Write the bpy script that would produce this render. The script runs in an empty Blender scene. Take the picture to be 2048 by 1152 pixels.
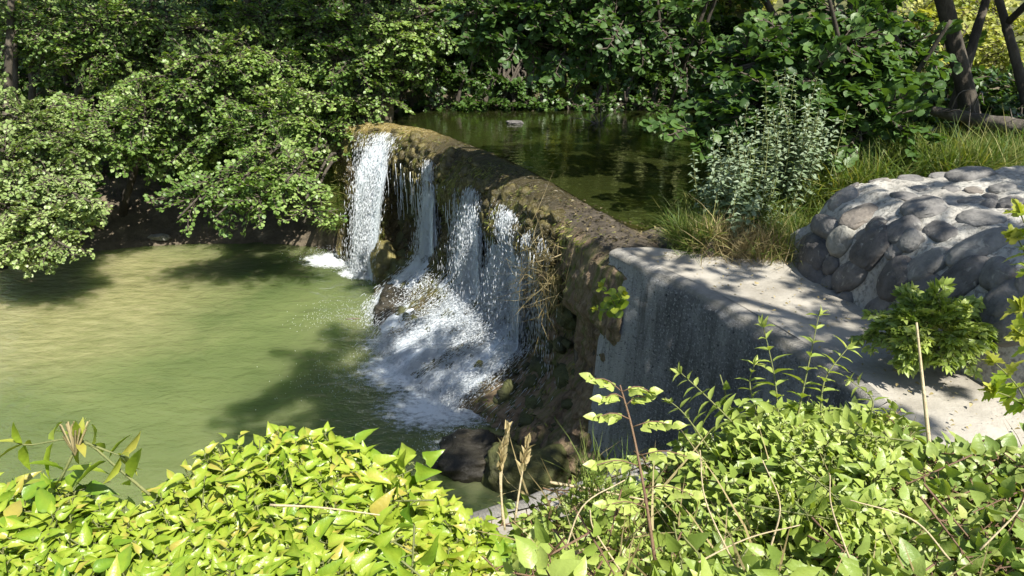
import bpy, math, random
import numpy as np
from mathutils import Vector
from mathutils.bvhtree import BVHTree
rng = np.random.default_rng(7); random.seed(7)
R = math.radians
sc = bpy.context.scene
col = sc.collection
K = 0.65            # layout units -> metres
H = 2.5             # eye height above the upper pond (units)
FPX = 1500.0        # focal length in photo pixels (2048 wide)
PIT = R(22)
# ------------------------------------------------------------ camera
cd = bpy.data.cameras.new('camera'); cam = bpy.data.objects.new('camera', cd); col.objects.link(cam)
cam.location = (0, 0, H*K); cam.rotation_euler = (R(90)-PIT, 0, 0)
cd.sensor_width = 36; cd.lens = 36*FPX/2048; cd.clip_start = 0.02; cd.clip_end = 2000
sc.camera = cam
# ------------------------------------------------------------ light
EL = R(54); AZ = (0.60, -0.80)
SUN = np.array([AZ[0]*math.cos(EL), AZ[1]*math.cos(EL), math.sin(EL)])
w = bpy.data.worlds.new('World'); sc.world = w; w.use_nodes = True
nt = w.node_tree; bg = nt.nodes['Background']
sky = nt.nodes.new('ShaderNodeTexSky'); sky.sky_type = 'NISHITA'; sky.sun_disc = False
sky.sun_elevation = EL; sky.sun_rotation = math.atan2(AZ[0], AZ[1])
nt.links.new(sky.outputs[0], bg.inputs[0]); bg.inputs[1].default_value = 0.085
ld = bpy.data.lights.new('sun', 'SUN'); ld.energy = 5.0; ld.angle = R(0.5); ld.color = (1, 0.955, 0.87)
sun = bpy.data.objects.new('sun', ld); col.objects.link(sun)
sun.rotation_euler = Vector(SUN).to_track_quat('Z', 'Y').to_euler(); sun.location = (0, 0, 20)
sc.view_settings.view_transform = 'Standard'; sc.view_settings.look = 'None'
sc.view_settings.exposure = 1.0; sc.view_settings.gamma = 1
cy = sc.cycles
cy.max_bounces = 7; cy.diffuse_bounces = 3; cy.glossy_bounces = 3; cy.transmission_bounces = 4; cy.transparent_max_bounces = 24
cy.caustics_reflective = False; cy.caustics_refractive = False; cy.sample_clamp_indirect = 4
# ------------------------------------------------------------ maths
cP, sP = math.cos(PIT), math.sin(PIT)
def D(u, v, s):                      # point at depth s (units) seen at photo pixel u,v : used to read real places off the photo
    t = (576-v)/FPX
    return np.array([(u-1024)/FPX*s, (cP+t*sP)*s, H+(-sP+t*cP)*s])
def P(u, v, z=0.0):                  # point on the level z
    t = (576-v)/FPX
    return D(u, v, (z-H)/(-sP+t*cP))
def nz(a): return a/np.maximum(np.linalg.norm(a, axis=-1, keepdims=True), 1e-9)
def vn(p, seed=0):
    p = np.asarray(p, float); i = np.floor(p).astype(np.int64); f = p-i; f = f*f*(3-2*f)
    def h(a, b, c):
        n = (a*374761393+b*668265263+c*1274126177+seed*974634777) & 0xffffffff
        n = ((n ^ (n >> 13))*1274126177) & 0xffffffff; n = n ^ (n >> 16)
        return (n & 0xffff)/32767.5-1
    x, y, z = i[..., 0], i[..., 1], i[..., 2]; fx, fy, fz = f[..., 0], f[..., 1], f[..., 2]
    def L(a, b, t): return a+(b-a)*t
    return L(L(L(h(x, y, z), h(x+1, y, z), fx), L(h(x, y+1, z), h(x+1, y+1, z), fx), fy),
             L(L(h(x, y, z+1), h(x+1, y, z+1), fx), L(h(x, y+1, z+1), h(x+1, y+1, z+1), fx), fy), fz)
def fbm(p, sc_=1.0, o=4, seed=0):
    p = np.asarray(p, float)*sc_; r = 0; a = 1.0; s = 0
    for k in range(o): r = r+a*vn(p, seed+k); s += a; a *= .5; p = p*2.03
    return r/s
def sm(a, b, x): t = np.clip((x-a)/(b-a), 0, 1); return t*t*(3-2*t)
def pdist(poly, x, y, closed=True):  # unsigned distance to polyline
    d = np.full(np.shape(x), 1e9); n = len(poly)
    for i in range(n if closed else n-1):
        ax, ay = poly[i]; bx, by = poly[(i+1) % n]
        ex, ey = bx-ax, by-ay; t = np.clip(((x-ax)*ex+(y-ay)*ey)/(ex*ex+ey*ey), 0, 1)
        d = np.minimum(d, np.hypot(x-ax-t*ex, y-ay-t*ey))
    return d
def inside(poly, x, y):
    c = np.zeros(np.shape(x), bool); n = len(poly)
    for i in range(n):
        ax, ay = poly[i]; bx, by = poly[(i+1) % n]
        if ay == by: continue
        c ^= ((ay > y) != (by > y)) & (x < (bx-ax)*(y-ay)/(by-ay)+ax)
    return c
def sd(poly, x, y): d = pdist(poly, x, y); return np.where(inside(poly, x, y), -d, d)
# ------------------------------------------------------------ mesh building
def ico(sub):
    import bmesh
    bm = bmesh.new(); bmesh.ops.create_icosphere(bm, subdivisions=sub, radius=1)
    v = np.array([x.co[:] for x in bm.verts]); f = np.array([[q.index for q in x.verts] for x in bm.faces]); bm.free(); return v, f
class Acc:
    def __init__(s): s.v = []; s.f = []; s.r = []; s.m = []; s.n = 0
    def add(s, v, faces, rnd=0.5, mi=0):
        v = np.asarray(v, float).reshape(-1, 3)
        s.v.append(v); s.r.append(np.broadcast_to(np.asarray(rnd, float), (len(v),)).copy())
        for f in faces:
            f = np.asarray(f, np.int64)
            if len(f): s.f.append(f+s.n); s.m.append(np.full(len(f), mi))
        s.n += len(v)
def build(name, acc, mats, parent=None, loc=(0, 0, 0), smooth=True, extra=None):
    v = np.concatenate(acc.v); rn = np.concatenate(acc.r)
    o_ = LOC[parent.name] if parent else np.array(loc, float)
    me = bpy.data.meshes.new(name)
    me.vertices.add(len(v)); me.vertices.foreach_set('co', ((v-o_)*K).astype(np.float32).ravel())
    lp = np.concatenate([f.ravel() for f in acc.f]); sz = np.concatenate([np.full(len(f), f.shape[1]) for f in acc.f])
    me.loops.add(len(lp)); me.loops.foreach_set('vertex_index', lp.astype(np.int32))
    me.polygons.add(len(sz)); st = np.concatenate([[0], np.cumsum(sz)[:-1]])
    me.polygons.foreach_set('loop_start', st.astype(np.int32)); me.polygons.foreach_set('loop_total', sz.astype(np.int32))
    me.polygons.foreach_set('material_index', np.concatenate(acc.m).astype(np.int32))
    me.polygons.foreach_set('use_smooth', np.full(len(sz), smooth))
    a = me.attributes.new('rnd', 'FLOAT', 'POINT'); a.data.foreach_set('value', rn.astype(np.float32))
    if extra is not None:
        a = me.attributes.new('st', 'FLOAT_VECTOR', 'POINT'); a.data.foreach_set('vector', np.asarray(extra, np.float32).ravel())
    me.update(); me.validate()
    for m in (mats if isinstance(mats, (list, tuple)) else [mats]): me.materials.append(m)
    ob = bpy.data.objects.new(name, me); col.objects.link(ob)
    if name in ('water_drops', 'threads', 'hanging_moss', 'moss', 'dead_moss', 'tufa_crust'): ob['kind'] = 'stuff'
    if parent: ob.parent = parent
    else: ob.location = o_*K
    return ob
LOC = {}
def thing(name, label, cat, loc=(0, 0, 0), group=None):
    o = bpy.data.objects.new(name, None); col.objects.link(o); o.empty_display_size = .1
    LOC[o.name] = np.array(loc, float); o.location = LOC[o.name]*K
    return tag(o, label, cat, group)
def tag(o, label=None, cat=None, group=None, kind=None):
    if label: o['label'] = label
    if cat: o['category'] = cat
    if group: o['group'] = group
    if kind: o['kind'] = kind
    return o
def grid(nx, ny, off=0):
    i, j = np.meshgrid(np.arange(nx-1), np.arange(ny-1), indexing='ij'); a = i*ny+j
    return np.stack([a, a+ny, a+ny+1, a+1], -1).reshape(-1, 4)+off
def tube(acc, pts, rad, n=8, rnd=.5, mi=0, rough=0.0):
    pts = np.asarray(pts, float); rad = np.broadcast_to(np.asarray(rad, float), (len(pts),))
    t = nz(np.gradient(pts, axis=0)); ref = np.array([0, 0, 1.]) if abs(t[0, 2]) < .8 else np.array([1., 0, 0])
    a = nz(np.cross(t, ref)); b = np.cross(t, a); th = np.linspace(0, 2*np.pi, n, endpoint=False)
    rr = rad[:, None]*np.ones(n)
    v = pts[:, None]+(a[:, None]*np.cos(th)[None, :, None]+b[:, None]*np.sin(th)[None, :, None])*rr[..., None]
    if rough: v = pts[:, None]+(v-pts[:, None])*(1+rough*fbm(v, 3/max(rad.max()*3, .05), 3)[..., None])
    m = len(pts); i, j = np.meshgrid(np.arange(m-1), np.arange(n), indexing='ij')
    f = np.stack([i*n+j, i*n+(j+1) % n, (i+1)*n+(j+1) % n, (i+1)*n+j], -1).reshape(-1, 4)
    acc.add(v.reshape(-1, 3), [f, np.arange(n)[::-1][None], (np.arange(n)+(m-1)*n)[None]], rnd, mi)
def curve(pts, n=12):               # Catmull-Rom resample
    p = np.asarray(pts, float); 
    if len(p) == 2: return p[0]+(p[1]-p[0])*np.linspace(0, 1, n)[:, None]
    q = np.vstack([2*p[0]-p[1], p, 2*p[-1]-p[-2]]); out = []
    ts = np.linspace(0, len(p)-1, n)
    for t in ts:
        i = min(int(t), len(p)-2); f = t-i; a, b, c, d = q[i:i+4]
        out.append(.5*((2*b)+(c-a)*f+(2*a-5*b+4*c-d)*f*f+(3*b-a-3*c+d)*f**3))
    return np.array(out)
def sticks(acc, p0, p1, r0, r1, rnd=.5, mi=0, n=3):
    p0 = np.asarray(p0, float); p1 = np.asarray(p1, float); N = len(p0)
    if N == 0: return
    t = nz(p1-p0); a = nz(np.cross(t, np.array([.3, .2, 1.]))); b = np.cross(t, a)
    th = np.linspace(0, 2*np.pi, n, endpoint=False)
    ring = a[:, None]*np.cos(th)[None, :, None]+b[:, None]*np.sin(th)[None, :, None]
    r0 = np.broadcast_to(r0, (N,))[:, None, None]; r1 = np.broadcast_to(r1, (N,))[:, None, None]
    v = np.concatenate([p0[:, None]+ring*r0, p1[:, None]+ring*r1], 1)
    j = np.arange(n); f = np.stack([j, (j+1) % n, (j+1) % n+n, j+n], -1)
    acc.add(v.reshape(-1, 3), [(f[None]+(np.arange(N)*2*n)[:, None, None]).reshape(-1, 4)], np.repeat(np.broadcast_to(rnd, (N,)), 2*n), mi)
def leaf_t(st, wd, fold=.12, droop=.15, wave=0.0):
    """leaf blade: midrib + two margins"""
    st = np.array(st); wd = np.array(wd); v = []; n = len(st)
    for i in range(n): v.append((st[i], 0, -droop*st[i]**2))
    for sgn in (1, -1):
        for i in range(1, n-1):
            v.append((st[i]-.02, sgn*wd[i], fold*wd[i]*2-droop*st[i]**2+wave*math.sin(i*2.4+sgn)))
    L = [0]+[n+i for i in range(n-2)]+[n-1]; Rr = [0]+[n+n-2+i for i in range(n-2)]+[n-1]
    tri = []; quad = []
    for i in range(n-1):
        for S, flip in ((L, 0), (Rr, 1)):
            q = [i, i+1, S[i+1], S[i]]
            if i == 0: q = [0, 1, S[1]]
            elif i == n-2: q = [i, i+1, S[i]]
            if not flip: pass
            else: q = q[::-1]
            (tri if len(q) == 3 else quad).append(q)
    return np.array(v, float), [np.array(f) for f in (tri, quad) if len(f)]
def lobed(pts, droop=.15, fold=.1):  # outline of half a leaf (x,y); fan to the midrib
    pts = np.array(pts); n = len(pts)
    xs = pts[:, 0]; v = [(x, 0, -droop*x*x) for x in np.clip(xs, 0, 1)]
    for s in (1, -1): v += [(x, s*y, fold*y*1.6-droop*x*x-.04*math.sin(9*x)) for x, y in pts[1:-1]]
    L = [0]+[n+i for i in range(n-2)]+[n-1]; Rr = [0]+[2*n-2+i for i in range(n-2)]+[n-1]
    tri, quad = [], []
    for i in range(n-1):
        for S, fl in ((L, 0), (Rr, 1)):
            q = [i, i+1, S[i+1], S[i]]
            if i == 0: q = [0, 1, S[1]]
            elif i == n-2: q = [i, i+1, S[i]]
            if fl: q = q[::-1]
            (tri if len(q) == 3 else quad).append(q)
    return np.array(v, float), [np.array(f) for f in (tri, quad) if len(f)]
T_FAR = (np.array([(0, 0, 0), (.5, .42, .05), (1, 0, -.08), (.5, -.42, .05)], float), [np.array([(0, 2, 1), (0, 3, 2)])])
T_RND = leaf_t([0, .25, .65, 1], [0, .36, .42, 0], .1, .12)
T_ALD = leaf_t([0, .12, .35, .62, .85, 1], [0, .24, .41, .45, .3, 0], .14, .15, .015)
T_OVA = leaf_t([0, .15, .4, .7, 1], [0, .22, .3, .18, 0], .2, .25, .02)
T_OVS = leaf_t([0, .35, .7, 1], [0, .28, .18, 0], .2, .25, .02)
T_LAN = leaf_t([0, .2, .5, .8, 1], [0, .13, .17, .09, 0], .25, .3, .01)
T_IVY = lobed([(0, 0), (.02, .2), (.1, .36), (.27, .40), (.42, .3), (.6, .24), (.8, .12), (1, 0)], .4, .22)
T_HED = lobed([(0, 0), (-.04, .16), (.08, .42), (.3, .34), (.36, .3), (.62, .17), (.84, .08), (1, 0)], .28, .25)
T_BRA = leaf_t([0, .1, .3, .5, .75, 1], [0, .26, .38, .33, .2, 0], .18, .2, .03)
T_HOP = lobed([(0, 0), (-.15, .2), (.05, .5), (.2, .3), (.35, .55), (.42, .25), (.6, .3), (.62, .14), (.85, .12), (1, 0)], .2, .12)
MID = {}
def inst(acc, T, pos, d, nrm, scale, rnd=None, mi=0):
    V, Fs = T; pos = np.asarray(pos, float).reshape(-1, 3); N = len(pos)
    if N == 0: return
    x = nz(np.broadcast_to(d, (N, 3))); z = np.broadcast_to(nrm, (N, 3)); z = nz(z-x*np.sum(x*z, -1, keepdims=True)); y = np.cross(z, x)
    s = np.broadcast_to(np.asarray(scale, float), (N,))[:, None, None]
    wv = (V[None, :, 0:1]*x[:, None]+V[None, :, 1:2]*y[:, None]+V[None, :, 2:3]*z[:, None])*s+pos[:, None]
    rnd = rng.random(N) if rnd is None else np.broadcast_to(rnd, (N,))
    off = (np.arange(N)*len(V))
    acc.add(wv.reshape(-1, 3), [(f[None]+off[:, None, None]).reshape(-1, f.shape[1]) for f in Fs], (rnd[:, None]+MID.get(len(V), 0)*np.where(np.abs(V[:, 1]) < 1e-6, 1, -.5)[None]).ravel(), mi)
def rv(n): return nz(rng.normal(size=(n, 3)))
# ------------------------------------------------------------ materials
def nodes(name):
    m = bpy.data.materials.new(name); m.use_nodes = True; t = m.node_tree; t.nodes.clear()
    o = t.nodes.new('ShaderNodeOutputMaterial')
    def N(k, **kw):
        n = t.nodes.new('ShaderNode'+k)
        for a, b in kw.items(): setattr(n, a, b)
        return n
    def Lk(a, b): t.links.new(a, b)
    return m, t, o, N, Lk
def ramp(N, Lk, fac, stops):
    r = N('ValToRGB'); e = r.color_ramp.elements
    while len(e) < len(stops): e.new(.5)
    for k, (p, c) in enumerate(stops): e[k].position = p; e[k].color = (*c, 1) if len(c) == 3 else c
    Lk(fac, r.inputs[0]); return r.outputs[0]
def noise(N, Lk, scale, detail=5, rough=.6, vec=None, stretch=None, dist=0):
    if vec is None: vec = N('NewGeometry').outputs['Position']
    if stretch:
        mp = N('Mapping'); mp.inputs['Scale'].default_value = stretch; Lk(vec, mp.inputs[0]); vec = mp.outputs[0]
    n = N('TexNoise'); n.inputs['Scale'].default_value = scale; n.inputs['Detail'].default_value = detail
    n.inputs['Roughness'].default_value = rough; n.inputs['Distortion'].default_value = dist
    Lk(vec, n.inputs['Vector']); return n.outputs[0]
def math_(N, Lk, op, a, b=None, clamp=False):
    n = N('Math', operation=op); n.use_clamp = clamp
    for k, x in enumerate((a, b)):
        if x is None: continue
        if isinstance(x, (int, float)): n.inputs[k].default_value = x
        else: Lk(x, n.inputs[k])
    return n.outputs[0]
def mix(N, Lk, f, a, b, bt='MIX'):
    n = N('MixRGB', blend_type=bt)
    for k, x in enumerate((f, a, b)):
        if isinstance(x, (int, float)): n.inputs[k].default_value = x
        elif isinstance(x, tuple): n.inputs[k].default_value = (*x, 1)
        else: Lk(x, n.inputs[k])
    return n.outputs[0]
def attr(N, name, out='Fac'): a = N('Attribute'); a.attribute_name = name; return a.outputs[out]
def leafmat(name, cols, trans=.3, rough=.38, spec=.5, tint=(1.5, 1.5, .5), sca=60):
    m, t, o, N, Lk = nodes(name)
    c = ramp(N, Lk, attr(N, 'rnd'), [(i/(len(cols)-1), x) for i, x in enumerate(cols)])
    c = mix(N, Lk, .35, c, mix(N, Lk, noise(N, Lk, sca, 3), (.35, .35, .35), (1.6, 1.6, 1.4)), 'MULTIPLY')
    c = mix(N, Lk, .5, c, mix(N, Lk, noise(N, Lk, 1.3, 3), (.6, .7, .6), (1.35, 1.3, 1.2)), 'MULTIPLY')
    b = N('BsdfPrincipled'); b.inputs['Roughness'].default_value = rough; b.inputs['Specular IOR Level'].default_value = spec
    Lk(c, b.inputs['Base Color'])
    bp = N('Bump'); bp.inputs['Strength'].default_value = .35; bp.inputs['Distance'].default_value = .004
    Lk(noise(N, Lk, 90, 2), bp.inputs['Height']); Lk(bp.outputs[0], b.inputs['Normal'])
    tr = N('BsdfTranslucent'); Lk(mix(N, Lk, 1.0, c, tint, 'MULTIPLY'), tr.inputs[0])
    ms = N('MixShader'); ms.inputs[0].default_value = trans
    Lk(b.outputs[0], ms.inputs[1]); Lk(tr.outputs[0], ms.inputs[2]); Lk(ms.outputs[0], o.inputs[0]); return m
def surf(name, cols, scale=4, rough=.9, bump=.6, bscale=20, dist=.02, stretch=None, detail=8, spec=.4, c2=None, rl=None):
    m, t, o, N, Lk = nodes(name); b = N('BsdfPrincipled')
    n = noise(N, Lk, scale, detail, .65, stretch=stretch)
    c = ramp(N, Lk, n, [(.3+.4*i/(len(cols)-1), x) for i, x in enumerate(cols)])
    if c2:   # speckle / second layer
        s2, lo, hi, cc = c2
        c = mix(N, Lk, ramp(N, Lk, noise(N, Lk, s2, 4, .6), [(lo, (0, 0, 0)), (hi, (1, 1, 1))]), c, cc)
    Lk(c, b.inputs['Base Color']); b.inputs['Roughness'].default_value = rough; b.inputs['Specular IOR Level'].default_value = spec
    bp = N('Bump'); bp.inputs['Strength'].default_value = bump; bp.inputs['Distance'].default_value = dist
    Lk(noise(N, Lk, bscale, 8, .7, stretch=stretch), bp.inputs['Height']); Lk(bp.outputs[0], b.inputs['Normal'])
    Lk(b.outputs[0], o.inputs[0]); return m
M = {}
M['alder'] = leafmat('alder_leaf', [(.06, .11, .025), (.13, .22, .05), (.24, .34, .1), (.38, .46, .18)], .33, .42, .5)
M['alder_sunlit'] = leafmat('sunlit_leaf', [(.12, .18, .05), (.2, .28, .09), (.3, .38, .15), (.4, .45, .22)], .3, .42, .5)  # paler alder copy, sunlight put into the leaf colour
M['alder_shaded'] = leafmat('shaded_leaf', [(.03, .06, .015), (.05, .1, .02), (.075, .14, .03), (.1, .17, .04)], .25, .4, .5)  # alder copy darkened in colour to stand for foliage in shade
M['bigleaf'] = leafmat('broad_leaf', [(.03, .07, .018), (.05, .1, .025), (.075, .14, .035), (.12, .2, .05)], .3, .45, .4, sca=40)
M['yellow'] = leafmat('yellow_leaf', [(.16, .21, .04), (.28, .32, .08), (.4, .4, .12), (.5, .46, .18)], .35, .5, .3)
M['ivy'] = leafmat('ivy_leaf', [(.08, .17, .015), (.16, .27, .025), (.23, .32, .03), (.32, .39, .05), (.4, .34, .08)], .3, .36, .5, sca=45, tint=(1.3, 1.4, .4))
M['shrub'] = leafmat('shrub_leaf', [(.11, .17, .035), (.22, .3, .06), (.33, .4, .1), (.42, .46, .15)], .3, .4, .45, sca=50)
M['shrub2'] = leafmat('bramble_leaf', [(.09, .15, .03), (.17, .25, .055), (.28, .35, .1), (.38, .4, .14)], .28, .42, .45, sca=50)
M['mint'] = leafmat('mint_leaf', [(.1, .15, .09), (.14, .2, .12), (.2, .26, .17), (.3, .35, .28)], .25, .7, .2)
M['grass'] = leafmat('grass_blade', [(.06, .11, .02), (.1, .16, .03), (.16, .2, .05), (.27, .25, .1)], .35, .5, .3)
M['drygrass'] = leafmat('dry_grass_blade', [(.2, .16, .08), (.3, .24, .12), (.38, .3, .16), (.45, .38, .22)], .25, .6, .3, (1.2, 1.1, .8))
M['mossleaf'] = leafmat('moss_tuft', [(.04, .055, .01), (.09, .11, .02), (.17, .18, .035), (.27, .26, .06)], .15, .5, .4)
M['deadmoss'] = leafmat('brown_moss_tuft', [(.02, .016, .009), (.05, .04, .02), (.1, .08, .04), (.2, .16, .09)], .1, .4, .5)
M['stem'] = surf('green_stem', [(.12, .15, .05), (.2, .2, .07)], 20, .6)
M['redstem'] = surf('red_stem', [(.12, .06, .04), (.2, .13, .07)], 20, .6)
M['drystem'] = surf('dry_stem', [(.4, .32, .18), (.55, .45, .28)], 20, .7)
M['bark'] = surf('bark', [(.03, .025, .018), (.07, .058, .043), (.14, .12, .09)], 9, .95, 1, 30, .02, (1, 1, .3))
M['twig'] = surf('twig_bark', [(.05, .04, .028), (.1, .08, .06)], 20, .9)
M['log'] = surf('dead_bark', [(.05, .042, .034), (.11, .095, .078), (.19, .165, .135)], 8, .95, 1, 30, .02)
M['mortar'] = surf('mortar', [(.3, .28, .24), (.46, .44, .39), (.56, .54, .48)], 2.6, .95, .9, 45, .02, c2=(38, .48, .64, (.22, .21, .185)))
M['concrete_top'] = surf('worn_concrete', [(.2, .18, .145), (.34, .315, .265), (.42, .39, .335)], 2.2, .95, .7, 30, .012, c2=(7, .55, .75, (.2, .18, .14)))
M['driftwood'] = surf('driftwood', [(.1, .08, .05), (.2, .17, .12)], 20, .8)
def stone_mat():
    m, t, o, N, Lk = nodes('field_stone'); b = N('BsdfPrincipled')
    c = ramp(N, Lk, attr(N, 'rnd'), [(0, (.075, .07, .068)), (.35, (.14, .135, .13)), (.6, (.2, .195, .185)), (.75, (.17, .145, .12)), (1, (.26, .26, .23))])
    c = mix(N, Lk, .7, c, ramp(N, Lk, noise(N, Lk, 9, 8, .7), [(.3, (.3, .3, .3)), (.7, (2.0, 1.95, 1.85))]), 'MULTIPLY')
    c = mix(N, Lk, ramp(N, Lk, noise(N, Lk, 14, 6, .7, dist=1), [(.58, (0, 0, 0)), (.66, (.8, .8, .8))]), c, (.34, .33, .29))
    Lk(c, b.inputs['Base Color']); b.inputs['Roughness'].default_value = .8
    bp = N('Bump'); bp.inputs['Strength'].default_value = .8; bp.inputs['Distance'].default_value = .015
    Lk(noise(N, Lk, 35, 8, .75), bp.inputs['Height']); Lk(bp.outputs[0], b.inputs['Normal']); Lk(b.outputs[0], o.inputs[0]); return m
M['stone'] = stone_mat()
def ground_mat():
    m, t, o, N, Lk = nodes('earth'); b = N('BsdfPrincipled')
    mud = ramp(N, Lk, noise(N, Lk, 5, 9, .7), [(.3, (.06, .05, .035)), (.55, (.15, .12, .08)), (.75, (.27, .22, .15))])
    gr = ramp(N, Lk, noise(N, Lk, 6, 9, .7), [(.3, (.03, .035, .012)), (.55, (.09, .1, .03)), (.75, (.18, .15, .08))])
    far = ramp(N, Lk, noise(N, Lk, .9, 9, .7), [(.3, (.1, .14, .03)), (.5, (.24, .27, .07)), (.7, (.36, .34, .14))])
    a = attr(N, 'rnd')
    c = mix(N, Lk, ramp(N, Lk, a, [(.15, (0, 0, 0)), (.45, (1, 1, 1))]), mud, gr)
    c = mix(N, Lk, ramp(N, Lk, a, [(.6, (0, 0, 0)), (.9, (1, 1, 1))]), c, far)
    Lk(c, b.inputs['Base Color']); b.inputs['Roughness'].default_value = .95
    bp = N('Bump'); bp.inputs['Strength'].default_value = 1; bp.inputs['Distance'].default_value = .04
    Lk(noise(N, Lk, 9, 10, .75), bp.inputs['Height']); Lk(bp.outputs[0], b.inputs['Normal']); Lk(b.outputs[0], o.inputs[0]); return m
M['ground'] = ground_mat()
def wall_mat():      # rough concrete face: dark blue grey with pitting, grazing sun painted pale at the far end (st.x = run along wall, st.z = height)
    m, t, o, N, Lk = nodes('pitted_concrete'); b = N('BsdfPrincipled'); st = attr(N, 'st', 'Vector')
    c = ramp(N, Lk, noise(N, Lk, 2.2, 8, .7, vec=st, stretch=(1, 1, .35)), [(.32, (.09, .092, .095)), (.5, (.22, .22, .22)), (.66, (.42, .415, .4))])
    sx = N('SeparateXYZ'); Lk(st, sx.inputs[0])
    pale = math_(N, Lk, 'SUBTRACT', 1.0, math_(N, Lk, 'MULTIPLY', sx.outputs[0], 1.15), True)
    pale = math_(N, Lk, 'MULTIPLY', pale, ramp(N, Lk, noise(N, Lk, 5, 6, .7, vec=st, stretch=(2, 1, .25)), [(.3, (.3, .3, .3)), (.55, (1, 1, 1))]))
    c = mix(N, Lk, pale, c, (.62, .61, .58))
    pit = noise(N, Lk, 27, 5, .7, vec=st)
    c = mix(N, Lk, ramp(N, Lk, pit, [(.37, (1, 1, 1)), (.43, (0, 0, 0))]), c, (.04, .042, .05))
    c = mix(N, Lk, ramp(N, Lk, noise(N, Lk, 40, 3, .5, vec=st), [(.56, (0, 0, 0)), (.62, (.75, .75, .75))]), c, (.5, .5, .49))
    c = mix(N, Lk, ramp(N, Lk, noise(N, Lk, 3, 5, .6, vec=st, stretch=(3, 1, .3)), [(.55, (0, 0, 0)), (.68, (.6, .6, .6))]), c, (.06, .06, .052))
    edge = math_(N, Lk, 'ADD', sx.outputs[2], math_(N, Lk, 'MULTIPLY', noise(N, Lk, 12, 5, .7, vec=st), .08))
    c = mix(N, Lk, ramp(N, Lk, math_(N, Lk, 'ADD', edge, .5), [(.50, (0, 0, 0)), (.535, (1, 1, 1))]), c, ramp(N, Lk, noise(N, Lk, 4, 6, .7), [(.3, (.2, .19, .16)), (.6, (.36, .34, .3))]))
    Lk(c, b.inputs['Base Color']); b.inputs['Roughness'].default_value = .9
    bp = N('Bump'); bp.inputs['Strength'].default_value = 1; bp.inputs['Distance'].default_value = .025
    Lk(math_(N, Lk, 'ADD', pit, noise(N, Lk, 60, 5, .7, vec=st)), bp.inputs['Height']); Lk(bp.outputs[0], b.inputs['Normal']); Lk(b.outputs[0], o.inputs[0]); return m
M['wallface'] = wall_mat()
def dam_mat():       # st = (run along crest from the far end, q down the profile, height)
    m, t, o, N, Lk = nodes('wet_mossy_rock'); b = N('BsdfPrincipled'); st = attr(N, 'st', 'Vector')
    sx = N('SeparateXYZ'); Lk(st, sx.inputs[0]); x, q, z = sx.outputs
    rock = ramp(N, Lk, noise(N, Lk, 3, 9, .75, vec=st, stretch=(2.6, .15, .9)), [(.3, (.028, .023, .012)), (.5, (.1, .08, .036)), (.7, (.24, .19, .1))])
    moss = ramp(N, Lk, noise(N, Lk, 9, 6, .7), [(.3, (.05, .06, .01)), (.7, (.26, .25, .05))])
    c = mix(N, Lk, ramp(N, Lk, noise(N, Lk, 2.2, 7, .75, vec=st, stretch=(1.8, .1, .7)), [(.48, (0, 0, 0)), (.6, (.9, .9, .9))]), rock, moss)
    # crest top: algae brown / yellow, far end painted sunlit; flow streaks across the lip
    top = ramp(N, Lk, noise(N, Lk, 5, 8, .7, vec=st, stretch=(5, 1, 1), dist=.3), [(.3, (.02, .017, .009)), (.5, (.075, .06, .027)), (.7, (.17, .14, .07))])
    top_lit = ramp(N, Lk, noise(N, Lk, 5, 8, .7, vec=st, stretch=(5, 1, 1), dist=.3), [(.3, (.1, .08, .02)), (.5, (.3, .23, .08)), (.7, (.5, .42, .22))])
    top = mix(N, Lk, ramp(N, Lk, math_(N, Lk, 'DIVIDE', x, 6.0), [(.28, (1, 1, 1)), (.5, (0, 0, 0))]), top, top_lit)
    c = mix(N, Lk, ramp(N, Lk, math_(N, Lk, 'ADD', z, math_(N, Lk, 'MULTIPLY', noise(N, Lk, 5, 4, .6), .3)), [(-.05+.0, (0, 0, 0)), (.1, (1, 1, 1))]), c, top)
    # dry brown pillar at the near end
    br = ramp(N, Lk, noise(N, Lk, 4, 9, .75, vec=st, stretch=(4, .05, .7)), [(.3, (.1, .07, .04)), (.5, (.3, .21, .13)), (.62, (.42, .31, .19)), (.75, (.5, .36, .14))])
    br = mix(N, Lk, ramp(N, Lk, noise(N, Lk, 2.2, 6, .75, vec=st, stretch=(3, .05, .5)), [(.48, (0, 0, 0)), (.6, (.85, .85, .85))]), br, (.15, .17, .035))
    wob = math_(N, Lk, 'ADD', x, math_(N, Lk, 'MULTIPLY', noise(N, Lk, 3, 4, .6), .8))
    c = mix(N, Lk, ramp(N, Lk, math_(N, Lk, 'DIVIDE', wob, 10.0), [(.755, (0, 0, 0)), (.80, (1, 1, 1))]), c, br)
    mud = ramp(N, Lk, noise(N, Lk, 9, 8, .75), [(.3, (.035, .028, .018)), (.5, (.1, .08, .055)), (.7, (.2, .165, .115))])
    tm = math_(N, Lk, 'MULTIPLY', ramp(N, Lk, math_(N, Lk, 'ADD', z, .5), [(.40, (0, 0, 0)), (.47, (1, 1, 1))]), ramp(N, Lk, math_(N, Lk, 'DIVIDE', wob, 10.0), [(.72, (0, 0, 0)), (.80, (1, 1, 1))]))
    c = mix(N, Lk, tm, c, mud)
    Lk(c, b.inputs['Base Color'])
    rr = ramp(N, Lk, math_(N, Lk, 'DIVIDE', x, 10.0), [(.7, (.2, .2, .2)), (.78, (.8, .8, .8))]); Lk(rr, b.inputs['Roughness'])
    bp = N('Bump'); bp.inputs['Strength'].default_value = 1; bp.inputs['Distance'].default_value = .05
    Lk(math_(N, Lk, 'ADD', noise(N, Lk, 18, 8, .75), noise(N, Lk, 5, 8, .7, vec=st, stretch=(5, 1, 1))), bp.inputs['Height']); Lk(bp.outputs[0], b.inputs['Normal'])
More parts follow.
